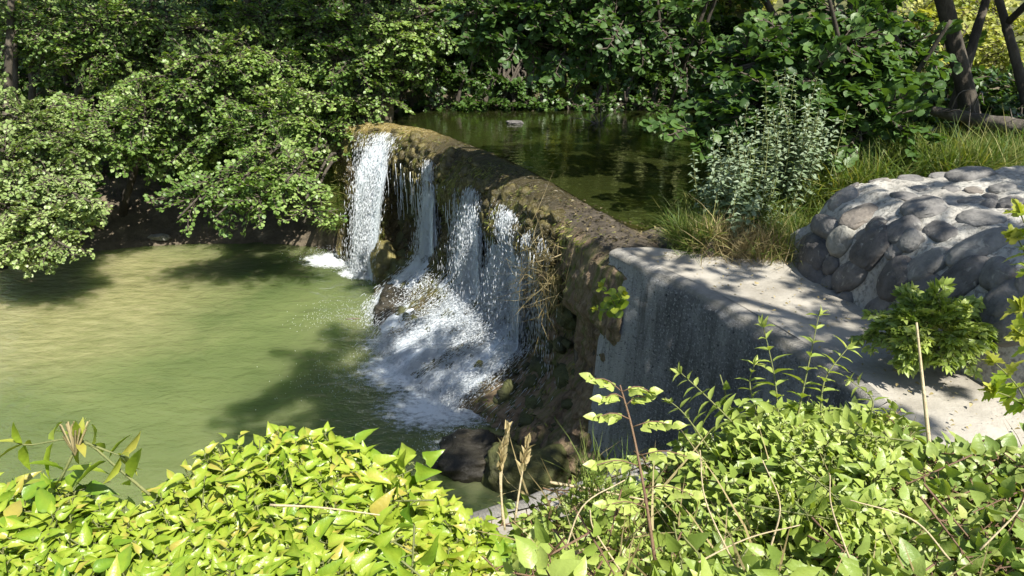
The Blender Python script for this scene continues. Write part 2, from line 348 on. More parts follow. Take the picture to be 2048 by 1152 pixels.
    Lk(b.outputs[0], o.inputs[0]); return m
M['dam'] = dam_mat()
M['mossdark'] = surf('dark_mossy_rock', [(.03, .028, .015), (.07, .075, .025), (.12, .13, .04)], 6, .6, 1, 16, .03)
M['crust'] = surf('wet_tufa', [(.025, .02, .01), (.08, .065, .025), (.2, .17, .06)], 7, .25, 1, 18, .03)
M['mossrock'] = surf('mossy_boulder', [(.05, .045, .02), (.16, .14, .05), (.3, .26, .1)], 6, .35, 1, 16, .03)
def pool_mat():      # silty green water, sandy shallows on the left
    m, t, o, N, Lk = nodes('silty_green_water'); b = N('BsdfPrincipled')
    pos = N('NewGeometry').outputs['Position']
    c = ramp(N, Lk, noise(N, Lk, .5, 4, .6), [(.35, (.08, .11, .038)), (.65, (.14, .17, .064))])
    vm = N('VectorMath', operation='DISTANCE'); Lk(pos, vm.inputs[0]); vm.inputs[1].default_value = (-8.5*K, 12.3*K, -2.65*K)
    f = math_(N, Lk, 'ADD', math_(N, Lk, 'DIVIDE', vm.outputs['Value'], 3.6*K*1.6), math_(N, Lk, 'MULTIPLY', noise(N, Lk, 1.6, 5, .6), .5))
    sand = ramp(N, Lk, noise(N, Lk, 6, 6, .7, stretch=(.5, 1.5, 1)), [(.35, (.16, .165, .068)), (.65, (.26, .255, .12))])
    c = mix(N, Lk, ramp(N, Lk, f, [(.6, (1, 1, 1)), (1.0, (0, 0, 0))]), c, sand)
    Lk(c, b.inputs['Base Color']); b.subsurface_method = 'BURLEY'; b.inputs['Subsurface Weight'].default_value = 1; b.inputs['Subsurface Radius'].default_value = (.35, .45, .25); b.inputs['Subsurface Scale'].default_value = 1.0; b.inputs['Roughness'].default_value = .05; b.inputs['IOR'].default_value = 1.33
    bp = N('Bump'); bp.inputs['Strength'].default_value = .8; bp.inputs['Distance'].default_value = .05
    h = math_(N, Lk, 'ADD', noise(N, Lk, 3.5, 3, .5, stretch=(1, 1.8, 1), dist=.6), math_(N, Lk, 'MULTIPLY', noise(N, Lk, 16, 3, .5, stretch=(1, 1.5, 1)), .3))
    Lk(h, bp.inputs['Height']); Lk(bp.outputs[0], b.inputs['Normal']); Lk(b.outputs[0], o.inputs[0]); return m
M['pool'] = pool_mat()
def pond_mat():      # clear brownish still water over the bed
    m, t, o, N, Lk = nodes('still_pond_water')
    tr = N('BsdfTransparent'); tr.inputs[0].default_value = (.26, .32, .14, 1)
    g = N('BsdfGlossy'); g.inputs['Roughness'].default_value = .03; g.inputs[0].default_value = (.95, .95, .95, 1)
    fr = N('Fresnel'); fr.inputs[0].default_value = 1.33
    bp = N('Bump'); bp.inputs['Strength'].default_value = .15; bp.inputs['Distance'].default_value = .02
    Lk(noise(N, Lk, 9, 3, .5, stretch=(1, 1.6, 1), dist=.5), bp.inputs['Height']); Lk(bp.outputs[0], g.inputs['Normal']); Lk(bp.outputs[0], fr.inputs['Normal'])
    df = N('BsdfDiffuse'); df.inputs[0].default_value = (.12, .15, .04, 1); m0 = N('MixShader'); m0.inputs[0].default_value = .2; Lk(tr.outputs[0], m0.inputs[1]); Lk(df.outputs[0], m0.inputs[2]); tr = m0
    ms = N('MixShader'); Lk(math_(N, Lk, 'MULTIPLY', fr.outputs[0], 1.9, True), ms.inputs[0]); Lk(tr.outputs[0], ms.inputs[1]); Lk(g.outputs[0], ms.inputs[2]); Lk(ms.outputs[0], o.inputs[0]); return m
M['pond'] = pond_mat()
def drop_mat():
    m, t, o, N, Lk = nodes('white_water_drops'); b = N('BsdfPrincipled')
    b.inputs['Base Color'].default_value = (.86, .9, .93, 1); b.inputs['Roughness'].default_value = .25; b.inputs['IOR'].default_value = 1.33
    tr = N('BsdfTranslucent'); tr.inputs[0].default_value = (.85, .9, .93, 1)
    ms = N('MixShader'); ms.inputs[0].default_value = .3; Lk(b.outputs[0], ms.inputs[1]); Lk(tr.outputs[0], ms.inputs[2])
    Lk(ms.outputs[0], o.inputs[0]); return m
M['drop'] = drop_mat()
def veil_mat(name, stretch, lo, hi, scale, base=(.8, .86, .9)):   # broken white water: rnd = how dense, st = flow coordinates
    m, t, o, N, Lk = nodes(name); b = N('BsdfPrincipled'); b.inputs['Base Color'].default_value = (*base, 1)
    b.inputs['Roughness'].default_value = .35; b.inputs['IOR'].default_value = 1.33
    st = attr(N, 'st', 'Vector'); n = noise(N, Lk, scale, 7, .72, vec=st, stretch=stretch, dist=.25)
    a = ramp(N, Lk, math_(N, Lk, 'ADD', n, math_(N, Lk, 'SUBTRACT', attr(N, 'rnd'), .5)), [(lo, (0, 0, 0)), (hi, (1, 1, 1))])
    bp = N('Bump'); bp.inputs['Strength'].default_value = 1; bp.inputs['Distance'].default_value = .03; Lk(n, bp.inputs['Height']); Lk(bp.outputs[0], b.inputs['Normal'])
    tr = N('BsdfTransparent'); ms = N('MixShader'); Lk(a, ms.inputs[0]); Lk(tr.outputs[0], ms.inputs[1]); Lk(b.outputs[0], ms.inputs[2]); Lk(ms.outputs[0], o.inputs[0]); return m
M['veil'] = veil_mat('falling_water_veil', (11, 1, 1.6), .52, .72, 2.4)
M['foam'] = veil_mat('foam', (1, 1.5, 1), .44, .74, 8, (.82, .87, .88))
# ------------------------------------------------------------ plan of the place (units)
ZL = -2.65
CREST = [(-3.5, 14.6), (-2.9, 14.45), (-2.45, 14.25), (-2.0, 13.85), (-1.35, 12.75), (-.7, 11.6), (-.1, 10.3), (.42, 8.9), (.82, 7.6), (.98, 7.08), (1.15, 6.8)]
cr = curve([(*c, 0) for c in CREST], 400)[:, :2]
arc = np.concatenate([[0], np.cumsum(np.hypot(*np.diff(cr, axis=0).T))]); ARC = arc[-1]
def crest_at(s):
    x = np.interp(s, arc, cr[:, 0]); y = np.interp(s, arc, cr[:, 1]); e = .15
    tx = np.interp(s+e, arc, cr[:, 0])-np.interp(s-e, arc, cr[:, 0]); ty = np.interp(s+e, arc, cr[:, 1])-np.interp(s-e, arc, cr[:, 1])
    l = np.hypot(tx, ty)+1e-9; return x, y, ty/l, -tx/l
def s_of_y(y): return np.interp(-np.asarray(y, float), -cr[:, 1], arc)
YS = [6.8, 7.08, 7.3, 7.7, 8.2, 8.9, 10.5, 12, 13, 13.7, 14.3, 14.6]
MS = [.25, .28, .45, .6, .8, 1.3, 1.75, 1.6, 1.1, .65, .5, .3]
PO = np.array([-1.9, -1.0, -.55, -.42, -.25, -.10, .04, .13, .15, .08, .0, .0, .0, .0, .0, .0])
PZ = np.array([-.7, -.16, -.02, .008, .0, -.03, -.16, -.4, -.6, -.85, -1.15, -1.5, -1.85, -2.2, -2.5, -3.0])
PM = np.array([0, 0, 0, 0, 0, 0, 0, 0, 0, .0, .0, .03, .12, .42, .82, 1.12])
ql = np.concatenate([[0], np.cumsum(np.hypot(np.diff(PO+PM*1.3), np.diff(PZ)))]); ql /= ql[-1]
def xc_(y): return np.interp(-np.asarray(y, float), -cr[:, 1], cr[:, 0])
def face(s, q):                      # smooth profile of the weir -> point, outward normal in plan
    x, y, nx, ny = crest_at(s); m = np.interp(y, YS, MS)
    o = np.interp(q, ql, PO)+np.interp(q, ql, PM)*m; z = np.interp(q, ql, PZ)
    return np.stack([x+nx*o, y+ny*o, z], -1), np.stack([nx, ny, 0*nx], -1)
def q_of_z(z): return np.interp(-np.asarray(z, float), -PZ[4:], ql[4:])
_e = [crest_at(np.array(q)) for q in np.arange(.75, float(s_of_y(8.6)), .6)]
POND = [(float(e[0]-e[2]*.6), float(e[1]-e[3]*.6)) for e in _e]+[(1.3, 8.35), (1.5, 8.05), (1.9, 8.3), (2.6, 9.1), (3.4, 10.3), (5, 12.6), (7.5, 14.3), (14, 15.2), (14, 17.6), (6, 16.9), (3, 16.6), (0, 16.75), (-2.3, 16.7), (-2.8, 15.4)]
POOL = [(-14, 14.3), (-10.3, 14.2), (-7.7, 15.1), (-5.5, 15.3), (-3.9, 15.0), (-3.3, 14.4)]+[tuple(c) for c in cr[60:360:20]]+[(1.0, 6.9), (1.6, 6.0), (2.2, 4.6), (2.25, 4.2), (1.1, 3.8), (.3, 3.35), (-.8, 2.95), (-3, 2.9), (-7, 3.4), (-14, 4)]
WBASE = [(2.72, 6.75), (2.72, 6.3), (2.78, 5.9), (2.92, 5.2), (3.12, 4.4), (3.45, 3.6), (4.2, 2.9)]
TOPP0 = [(.98, 7.10), (1.63, 6.02), (2.28, 4.2), (1.15, 3.78), (-.6, 2.9), (-.7, 2.2), (8, 1.6), (8, 4.4), (3.6, 4.5), (2.95, 6.0), (2.8, 6.9), (1.9, 7.0), (1.4, 7.2)]
def ground(x, y):
    dA = sd(POND, x, y); dB = sd(POOL, x, y)
    pn = np.stack([x, y, 0*x], -1); n1 = fbm(pn, .9, 5, 3); n2 = fbm(pn, 3.5, 4, 9)
    far = np.maximum(y-16.8, 0)
    zA = .05+.16*np.clip(dA, 0, 3)+.05*n1*np.clip(dA*2, 0, 1)
    zfar = .10+.34*np.minimum(far, 7)+.34*np.clip(far-7, 0, 60)+.1*np.clip(far-60, 0, 60)
    zA = np.where(y > 16.6, np.maximum(zA*.5, zfar), zA)
    near = sm(5.5, 4.2, y)
    zB = ZL+np.where(near > .5, np.clip(dB*7, 0, 2.7), .55*dB+.12*np.clip(dB-2, 0, 20))
    zB = zB+.12*n1+.04*n2
    wA = np.exp(-(np.clip(dA, 0, 99)/.9)**2)
    left = sm(-2.2, -3.4, x)*sm(13.5, 14.3, y)
    z = zA*(1-left)+left*(zA*wA+np.minimum(zA, zB)*(1-wA))
    z = np.where((near > .5), np.minimum(z*0+.0, zB)+.05*n1, z)
    z = np.where((near <= .5) & (x > 2) & (y < 7.6), np.minimum(z, .0+.04*n1+.1*np.clip(x-3.2, 0, 5)), z)
    z = np.where((near <= .5) & (x < -6) & (y < 14), zB, z)
    # beds
    bedA = -.05-.45*np.clip(-dA, 0, 1.6)+.05*n1; bedB = ZL-.25-.6*np.clip(-dB, 0, 1)
    z = np.where(dA < 0, np.maximum(bedA, -.75), z)
    z = np.where(dB < 0, bedB, z)
    dd = np.min(np.hypot(x[..., None]-cr[::10, 0], y[..., None]-cr[::10, 1]), -1)
    dd_ = (dd < 1.15) & (dB >= 0) & (dA > -1) & (x > -3.1) & (y > 7.0)
    nearb = (y > 7.0) & (y < 9.0) & (x > .2) & (x < 2.4) & (dA > -.3) & (dB > 0)
    zb_ = .04+.03*n1+.02*n2-.9*sm(.75, .4, dd)-.12*sm(.1, -.3, dA)
    z = np.where(nearb, zb_, z); wy = sm(7.9, 8.8, y)
    z = np.where(dd_ & nearb, zb_*(1-wy)-.9*wy, np.where(dd_ & (y > 8.2), np.minimum(z, -.9), z))
    z = np.where((dd < .38) & (y > 8.2) & (x > -3.6), np.minimum(z, ZL-.4), z)
    tp_ = sd(TOPP0, x, y); z = np.where(tp_ < -.05, np.minimum(z, -.12), z); z = np.where((dB > -.15) & (dB < .3) & (tp_ < .2) & (y < 7.15), np.minimum(z, -1.0), z)
    return z+.015*n2
def axis(a, b, st, far):
    c = np.arange(a, b+st/2, st); g = []; d = st
    while sum(g) < far: d *= 1.28; g.append(d)
    g = np.cumsum(g); return np.concatenate([(a-g)[::-1], c, b+g])
gx = axis(-13, 12, .13, 420); gy = axis(-2, 24, .13, 600)
X, Y = np.meshgrid(gx, gy, indexing='ij'); Z = ground(X, Y)
Z = np.where(Y < -2, .0, Z)
typ = np.where(Y > 23.5, 1.0, np.where(Y < 17.2, .35, .5))
typ = np.where((Y > 14) & (Y < 17.5) & (X < -2.8), 0.0, typ); typ = np.where((Y < 4.3), .3, typ); typ = np.where((Y > 6.5) & (Y < 8.6) & (X > .6) & (X < 2.1), .05, typ)
typ = np.where((sd(POND, X, Y) < 0) | ((Y > 16) & (Y < 17.6) & (X > -3)), .05, typ)
a = Acc(); a.add(np.stack([X, Y, Z], -1), [grid(*X.shape)], typ.ravel())
tag(build('ground', a, M['ground']), kind='structure')
def gz(x, y): return float(ground(np.array([x], float), np.array([y], float))[0])
GA = lambda x, y: ground(np.asarray(x, float), np.asarray(y, float))
# water sheets
def sheet(name, poly, z, mat, grow):
    me = bpy.data.meshes.new(name); c = np.mean(poly, 0)
    import bmesh
    bm = bmesh.new(); vs = []
    n = len(poly)
    for i in range(n):
        p = np.array(poly[i]); a_ = np.array(poly[i-1]); b_ = np.array(poly[(i+1) % n]); t = b_-a_; t = t/np.linalg.norm(t)
        nrm = np.array([t[1], -t[0]]); q = p+nrm*grow*(1 if not inside(poly, np.array([p[0]+nrm[0]*.01]), np.array([p[1]+nrm[1]*.01]))[0] else -1)
        vs.append(bm.verts.new((q[0]*K, q[1]*K, z*K)))
    f = bm.faces.new(vs); bmesh.ops.triangulate(bm, faces=[f]); 
    for f in bm.faces:
        if f.normal.z < 0: f.normal_flip()
    bm.to_mesh(me); bm.free(); me.materials.append(mat); o = bpy.data.objects.new(name, me); col.objects.link(o); return tag(o, kind='structure')
sheet('pond_water', POND, 0.0, M['pond'], .10)
sheet('pool_water', POOL, ZL, M['pool'], .6)
# ------------------------------------------------------------ weir
ns, nq = 620, 260
S_, Q_ = np.meshgrid(np.linspace(0, ARC, ns), np.linspace(0, 1, nq), indexing='ij')
p, n = face(S_, Q_)
stv = np.stack([S_, Q_*4, p[..., 2]], -1)
depth = sm(-.05, -.5, p[..., 2])*(Q_ > ql[4])
e = np.stack([S_*1.0, p[..., 2]*.6, 0*S_], -1)
dis = depth*(.20*fbm(e, 1.1, 5, 21)+.10*fbm(np.stack([S_*3.2, p[..., 2]*.8, 0*S_], -1), 1, 4, 31))+.09*fbm(p, 4, 4, 41)*(.25+depth)+.06*np.abs(fbm(p, 9, 3, 43))*(.3+depth)
# columns and cavities under the lip
cav = sm(.25, .55, vn(np.stack([S_*1.7, p[..., 2]*1.3, 0*S_+5], -1), 77))*sm(-.35, -.6, p[..., 2])*sm(-1.9, -1.2, p[..., 2]); dis = dis-.22*cav
p = p+n*dis[..., None]; top = (Q_ <= ql[6])
p[..., 2] += np.where(top, .03*fbm(np.stack([S_*5, Q_*12, 0*S_], -1), 1, 5, 51)*sm(ql[1], ql[3], Q_), 0)
dam = thing('weir', 'rock faced weir across the river with brown algae crest and mossy dripping face', 'weir', (0, 10.5, ZL))
a = Acc(); a.add(p, [grid(ns, nq)[:, ::-1]]); wob = build('rock_face', a, M['dam'], dam, extra=stv.reshape(-1, 3))
ROCKS = []
def crust(acc, n, s0, s1, qa, qb, rmin, rmax, seed):
    v, fc = ico(3); s_ = rng.uniform(s0, s1, n); q_ = rng.uniform(qa, qb, n); f_, n_ = face(s_, q_)
    for i in range(n):
        r = rmin+(rmax-rmin)*rng.random()**2; d = 1+.5*fbm(v+i*3.3+seed, 1.6, 3, seed); tx = np.array([n_[i][1], -n_[i][0], 0])
        acc.add((v*d[:, None])@np.array([tx*r*rng.uniform(.7, 1.5), n_[i]*r, np.array([0, 0, r*rng.uniform(.5, 1.3)])])+f_[i]-n_[i]*r*.15-np.array([0, 0, r*.25]), [fc])
# stalactite fringe of moss and lime under the lip
a = Acc(); N_ = 900; s_ = rng.uniform(.9, 8.2, N_); z_ = rng.uniform(-1.0, -.5, N_); pp, nn = face(s_, q_of_z(z_)); pp = pp+nn*rng.uniform(-.02, .1, N_)[:, None]
sticks(a, pp, pp-np.array([0, 0, 1])*rng.uniform(.05, .28, N_)[:, None]+rng.normal(0, .02, (N_, 3)), rng.uniform(.008, .022, N_), .003, rng.random(N_), n=5)
build('hanging_moss', a, M['mossrock'], dam)
a = Acc(); crust(a, 300, .8, 7.8, ql[5], ql[10], .025, .12, 3); build('tufa_crust', a, M['crust'], dam)
a = Acc(); crust(a, 260, .8, 8.6, ql[9], ql[14], .03, .16, 5); build('tufa_crust', a, M['mossdark'], dam)
bw = BVHTree.FromPolygons([Vector(q) for q in p.reshape(-1, 3)], [list(map(int, f)) for f in grid(ns, nq)])
def on_weir(s_, z_, crest=False):
    q, n_ = face(s_, q_of_z(z_) if not crest else z_); out = np.full(q.shape, np.nan); nn_ = np.zeros(q.shape)
    for i in range(len(q)):
        dirv = n_[i]*-1 if not crest else np.array([0, 0, -1.]); h = bw.ray_cast(Vector(q[i]-dirv*.6), Vector(dirv), 1.2)
        if h[0] is not None: out[i] = h[0]; v_ = np.array(h[1]); nn_[i] = v_ if v_ @ dirv < 0 else -v_
    k = ~np.isnan(out[:, 0]); return out[k], nn_[k]
T_TUF = leaf_t([0, .35, .7, 1], [0, .1, .08, 0], .1, .5)
for nm, mt, cnt, s0, s1, ls, th0 in (('moss', 'mossleaf', 13000, .4, float(s_of_y(7.6)), .06, -.02), ('dead_moss', 'deadmoss', 12000, .4, ARC-.3, .055, -.3)):
    s_ = rng.uniform(s0, s1 if nm == 'moss' else float(s_of_y(8.2)), cnt); z_ = -.08-rng.random(cnt)**1.2*2.5; k = fbm(np.stack([s_*1.6, z_*.9, 0*s_+cnt], -1), 1, 4, 17) > th0; q, n_ = on_weir(s_[k], z_[k]); m = len(q); a = Acc()
    inst(a, T_TUF, q-n_*.008, n_*.7+np.array([0, 0, -.9])+rng.normal(0, .35, (m, 3)), n_+rng.normal(0, .4, (m, 3)), ls*rng.uniform(.5, 1.6, m))
    s_ = rng.uniform(s0, s1, cnt//2); qq = rng.uniform(ql[2], ql[6], cnt//2); k = fbm(np.stack([s_*2.2, qq*16, 0*s_+cnt], -1), 1, 4, 19) > .02; _, nn2 = face(s_[k], qq[k]); q, n_ = on_weir(s_[k], qq[k], True); m = len(q); nn2 = nn2[:m]
    inst(a, T_TUF, q-np.array([0, 0, .004]), nn2+rng.normal(0, .3, (m, 3))-np.array([0, 0, .1]), np.array([0, 0, 1.])+rng.normal(0, .4, (m, 3)), ls*.8*rng.uniform(.5, 1.5, m)); build(nm, a, M[mt], dam)
# ------------------------------------------------------------ concrete abutment
FR = [(.98, 7.10), (1.16, 6.78), (1.63, 6.02), (1.98, 5.2), (2.24, 4.45), (2.28, 4.2), (1.9, 4.0), (1.15, 3.78), (.5, 3.45), (-.2, 3.1), (-.6, 2.9)]
fr = []; 
for i in range(len(FR)-1):
    a0, b0 = np.array(FR[i]), np.array(FR[i+1]); k = max(2, int(np.linalg.norm(b0-a0)/.04))
    fr += [a0+(b0-a0)*j/k for j in range(k)]
fr.append(np.array(FR[-1])); fr = np.array(fr); L_ = np.concatenate([[0], np.cumsum(np.hypot(*np.diff(fr, axis=0).T))])
tt = np.gradient(fr, axis=0); tt = tt/np.linalg.norm(tt, axis=1, keepdims=True); nr = np.stack([tt[:, 1], -tt[:, 0]], -1)
for _ in range(3): nr = (np.roll(nr, 1, 0)+nr+np.roll(nr, -1, 0)); nr[0] = nr[1]; nr[-1] = nr[-2]; nr /= np.linalg.norm(nr, axis=1, keepdims=True)
zz = np.concatenate([[.04, .038, .03, .015, -.01], np.linspace(-.05, -3.0, 90)])
oo = np.concatenate([[-.12, -.07, -.03, -.01, 0.0], np.linspace(.005, .27, 90)])
Ls, Zs = np.meshgrid(L_, zz, indexing='ij')
chip = np.clip(fbm(np.stack([Ls*4, Zs*9, 0*Ls], -1), 1, 5, 61), -.2, 1)*.05*np.exp(-((Zs-.0)/.06)**2)
dsp = .012*fbm(np.stack([Ls, Zs, 0*Ls], -1), 7, 5, 63)*(Zs < -.02)
o2 = oo[None]-chip+dsp+np.where(Zs < -.02, .02*fbm(np.stack([Ls, Zs, 0*Ls], -1), 1.3, 3, 65), 0)
wv = np.stack([fr[:, 0:1]+nr[:, 0:1]*o2, fr[:, 1:2]+nr[:, 1:2]*o2, Zs-chip*.6], -1)
ab = thing('concrete_wall', 'rough grey concrete wing wall with pale worn flat top beside the weir', 'wall', (1.6, 6, ZL))
a = Acc(); a.add(wv, [grid(*Ls.shape)[:, ::-1]]); build('wall_face', a, M['wallface'], ab, extra=np.stack([Ls, 0*Ls, Zs], -1).reshape(-1, 3))
# end return behind the brown pillar
TOPP = [tuple(q+nq_*(-.12)) for q, nq_ in zip(fr[::3], nr[::3])]+[(-.7, 2.2), (2, 2.0), (5, 1.6), (8, 1.6), (8, 4.4), (3.6, 4.5), (3.1, 5.2), (2.95, 6.0), (2.8, 6.9), (1.9, 7.0), (1.4, 7.2), (1.02, 7.16)]
gx2 = np.arange(-.75, 8.01, .05); gy2 = np.arange(1.6, 7.3, .05); X2, Y2 = np.meshgrid(gx2, gy2, indexing='ij')
from mathutils.geometry import tessellate_polygon, delaunay_2d_cdt
ins = (sd(TOPP, X2, Y2) < -.03); pts = [Vector(q) for q in TOPP]+[Vector((x, y)) for x, y in zip(X2[ins], Y2[ins])]
res = delaunay_2d_cdt(pts, [(i, (i+1) % len(TOPP)) for i in range(len(TOPP))], [], 1, 1e-5)
v2 = np.array([(q.x, q.y) for q in res[0]]); z2 = .04+.02*fbm(np.stack([v2[:, 0], v2[:, 1], 0*v2[:, 0]], -1), 1.2, 5, 71)*np.clip(-sd(TOPP, v2[:, 0], v2[:, 1])*6, 0, 1)
z2 += .05*sm(4.2, 3.4, v2[:, 1])*fbm(np.stack([v2[:, 0], v2[:, 1], 0*v2[:, 0]], -1), 5, 3, 72)*np.clip(-sd(TOPP, v2[:, 0], v2[:, 1])*6, 0, 1)
a = Acc(); a.add(np.column_stack([v2, z2]), [np.array([f for f in res[2] if len(f) == 3])]); build('slab_top', a, M['concrete_top'], ab)
# ------------------------------------------------------------ rubble stone wall
wx = np.arange(2.1, 8.6, .035); wy = np.arange(2.4, 7.1, .035); WX, WY = np.meshgrid(wx, wy, indexing='ij')
wp = WBASE+[(9, 2.9), (9, 6.95), (2.5, 6.95)]
ins_d = np.where(inside(WBASE+[(12, 2.9), (12, 9), (2.42, 9)], WX, WY), 1, -1)*pdist(WBASE, WX, WY, False)
n3 = fbm(np.stack([WX, WY, 0*WX], -1), 1.6, 4, 81); 
hh = np.interp(ins_d+.05*n3, [-.12, 0, .05, .12, .24, .5, 1.5, 3, 5], [-.3, 0, .25, .5, .70, .86, .97, 1.15, 1.35])
hh = hh*(1+.05*np.clip(6.5-WY, 0, 3))*1.0
hh = hh*sm(0, .35, 6.98+.05*n3-WY+.12)**.6-.05
hh += .05*fbm(np.stack([WX, WY, 0*WX], -1), 2.6, 5, 83)*np.clip(hh*3, 0, 1)+.04*fbm(np.stack([WX, WY, hh], -1), 9, 5, 85)
wall = thing('stone_wall', 'low sloping wall of dark round stones set in pale mortar on the concrete slab', 'wall', (4, 5.2, 0))
g_ = grid(*WX.shape)[:, ::1]; vv = np.stack([WX, WY, hh], -1).reshape(-1, 3); g_ = g_[(vv[g_][:, :, 2].max(1) > -.04)]
a = Acc(); a.add(vv, [g_]); build('mortar', a, M['mortar'], wall)
bvh = BVHTree.FromPolygons([Vector(q) for q in vv], [list(map(int, f)) for f in g_])
I4 = ico(5); I3 = ico(4)
def rock(acc, c, ax, rad, seed, rnd, amp=.22, base=I4, f=1.1):
    v, fc = base; d = 1+amp*fbm(v+seed*7.3, f, 5, seed)+amp*.35*(np.abs(fbm(v+seed*3.1, 3.2, 4, seed+9))-.2)
    q = v*d[:, None]; q = np.sign(q)*np.abs(q)**.8
    w_ = q[:, 0:1]*ax[0]*rad[0]+q[:, 1:2]*ax[1]*rad[1]+q[:, 2:3]*ax[2]*rad[2]
    acc.add(w_+c, [fc], rnd)
STC = []
STN = [(310,265,65,34,.5),(390,350,98,46,.72),(215,400,38,68,.3),(175,535,62,66,.05),(145,640,62,62,.15),(300,470,58,62,.95),(450,510,88,78,.12),(600,415,78,54,.3),(470,400,38,34,.15),(710,310,108,58,.42),(610,255,72,34,.35),(840,218,46,24,.35),(950,222,46,22,.72),(930,280,62,30,.35),(930,145,122,40,.45),(785,425,62,52,.3),(975,360,102,58,.5),(980,500,152,64,.55),(1150,100,105,55,.5),(640,165,72,24,.45),(785,150,62,20,.5),(345,640,92,76,.2),(250,590,42,48,.25),(235,685,42,42,.3),(300,770,62,52,.45),(480,800,72,52,.4),(570,660,92,78,.1),(705,705,78,58,.2),(730,585,88,62,.5),(890,660,102,72,.25),(565,520,38,38,.4),(640,470,46,50,.55),(1090,210,62,26,.5),(1065,640,60,60,.4),(1100,760,82,62,.3),(1000,870,100,82,.3),(1120,900,82,92,.35),(95,720,62,40,.55),(205,765,36,30,.6),(1165,330,42,28,.4),(440,885,42,30,.5),(1290,300,80,45,.45),(1330,480,110,60,.4),(1300,160,80,35,.5),(1270,680,90,80,.3)]
for k, (cx, cy, rx, ry, tone) in enumerate(STN):
    u, v = 1560+cx*.408, 290+cy*.408; dr = D(u, v, 1)-D(u, v, 0)
    hit = bvh.ray_cast(Vector((0, 0, H)), Vector(dr).normalized())
    if hit[0] is None: continue
    c = np.array(hit[0]); 
    hs = [bvh.ray_cast(Vector((0, 0, H)), Vector(D(u+dx, v+dy, 1)-np.array([0, 0, H])).normalized())[1] for dx, dy in ((0, 0), (12, 0), (-12, 0), (0, 10), (0, -10))]
    nn = nz(sum(np.array(h) for h in hs if h is not None))
    if nn @ dr > 0: nn = -nn
    s = c[1]*cP+(H-c[2])*sP
    STC.append((c, max(rx, ry)*.408*s/FPX))
    xa = nz(np.array([1., 0, 0])-nn*nn[0]); ya = np.cross(nn, xa)
    cu = np.array([0, sP, cP]); k2 = max(abs(ya @ cu), .38); k1 = max(abs(xa[0]), .6)
    r = (rx*.86*.408*s/FPX/k1, ry*.86*.408*s/FPX/k2); dep = min(r)*(.62 if nn[2] < .75 else .38)
    a = Acc(); rock(a, c-nn*dep*.12, (xa, ya, nn), (r[0], r[1], dep), k+3, tone, .24)
    build('stone', a, M['stone'], wall)
k = 0; tries = 0
while k < 46 and tries < 4000:
    tries += 1; x = rng.uniform(2.75, 6.5); y = rng.uniform(3.4, 6.9); h = bvh.ray_cast(Vector((x, y, 3)), Vector((0, 0, -1)))
    if h[0] is None or h[0].z < .08: continue
    c = np.array(h[0]); r = rng.uniform(.045, .1); nn = np.array(h[1]); nn = nn if nn[2] > 0 else -nn
    if any(np.linalg.norm(c-q[0]) < q[1]*.9+r*.8 for q in STC): continue
    STC.append((c, r)); an = rng.random()*6.28; xa = nz(np.cross(nn, [math.cos(an), math.sin(an), .3])); ya = np.cross(nn, xa); a = Acc(); rock(a, c-nn*r*.1, (xa, ya, nn), (r*1.3, r*.9, r*.5), 100+k, rng.random()*.7, .35, I3, 1.5); build('stone', a, M['stone'], wall); k += 1
# ------------------------------------------------------------ boulders and loose stones
def boulder(name, label, c, r, seed, mat, tone=.3, sq=(1, 1, .8), cat='boulder'):
    a = Acc(); rock(a, np.array(c), np.eye(3), (r*sq[0], r*sq[1], r*sq[2]), seed, tone, .6, I4, 1.2)
    return tag(build(name, a, mat, loc=(c[0], c[1], c[2]-r*sq[2])), label, cat)
M['wetrock'] = surf('wet_boulder', [(.012, .011, .008), (.03, .027, .02), (.07, .058, .035)], 5, .25, 1, 16, .03)
boulder('mossy_boulder', 'yellow green mossy boulder at the foot of the brightest waterfall', P(772, 535, -2.45), .34, 11, M['mossrock'], sq=(.8, .8, 1.3))
boulder('wet_boulder', 'dark wet boulder under the thin second waterfall with water sliding over it', P(805, 615, -2.6), .55, 12, M['wetrock'], sq=(.8, 1.1, .6))
boulder('wet_boulder', 'brown black round boulder at the near foot of the weir above the ivy', P(950, 935, -2.72), .4, 33, M['wetrock'], sq=(1.15, 1, .85))
boulder('wet_boulder', 'wet brown boulder with a thin cascade beside the mossy pillar foot', P(960, 805, -2.68), .27, 24, M['mossdark'], sq=(1.2, .9, .85))
boulder('mossy_boulder', 'dark green mossy rock at the foot of the brown pillar', P(1050, 955, -2.6), .4, 17, M['mossdark'], sq=(1.1, .8, 1))
bs_ = P(316, 455, -2.3); bs_[2] = gz(bs_[0], bs_[1])+.05
boulder('bank_stone', 'pale flat stone lying alone on the dark mud bank', bs_, .15, 15, M['stone'], .95, (1.4, .7, .5), 'stone')
boulder('pond_stone', 'small grey stone breaking the still pond surface', P(1030, 247, 0), .13, 16, M['stone'], .15, (1.3, .8, .5), 'stone')
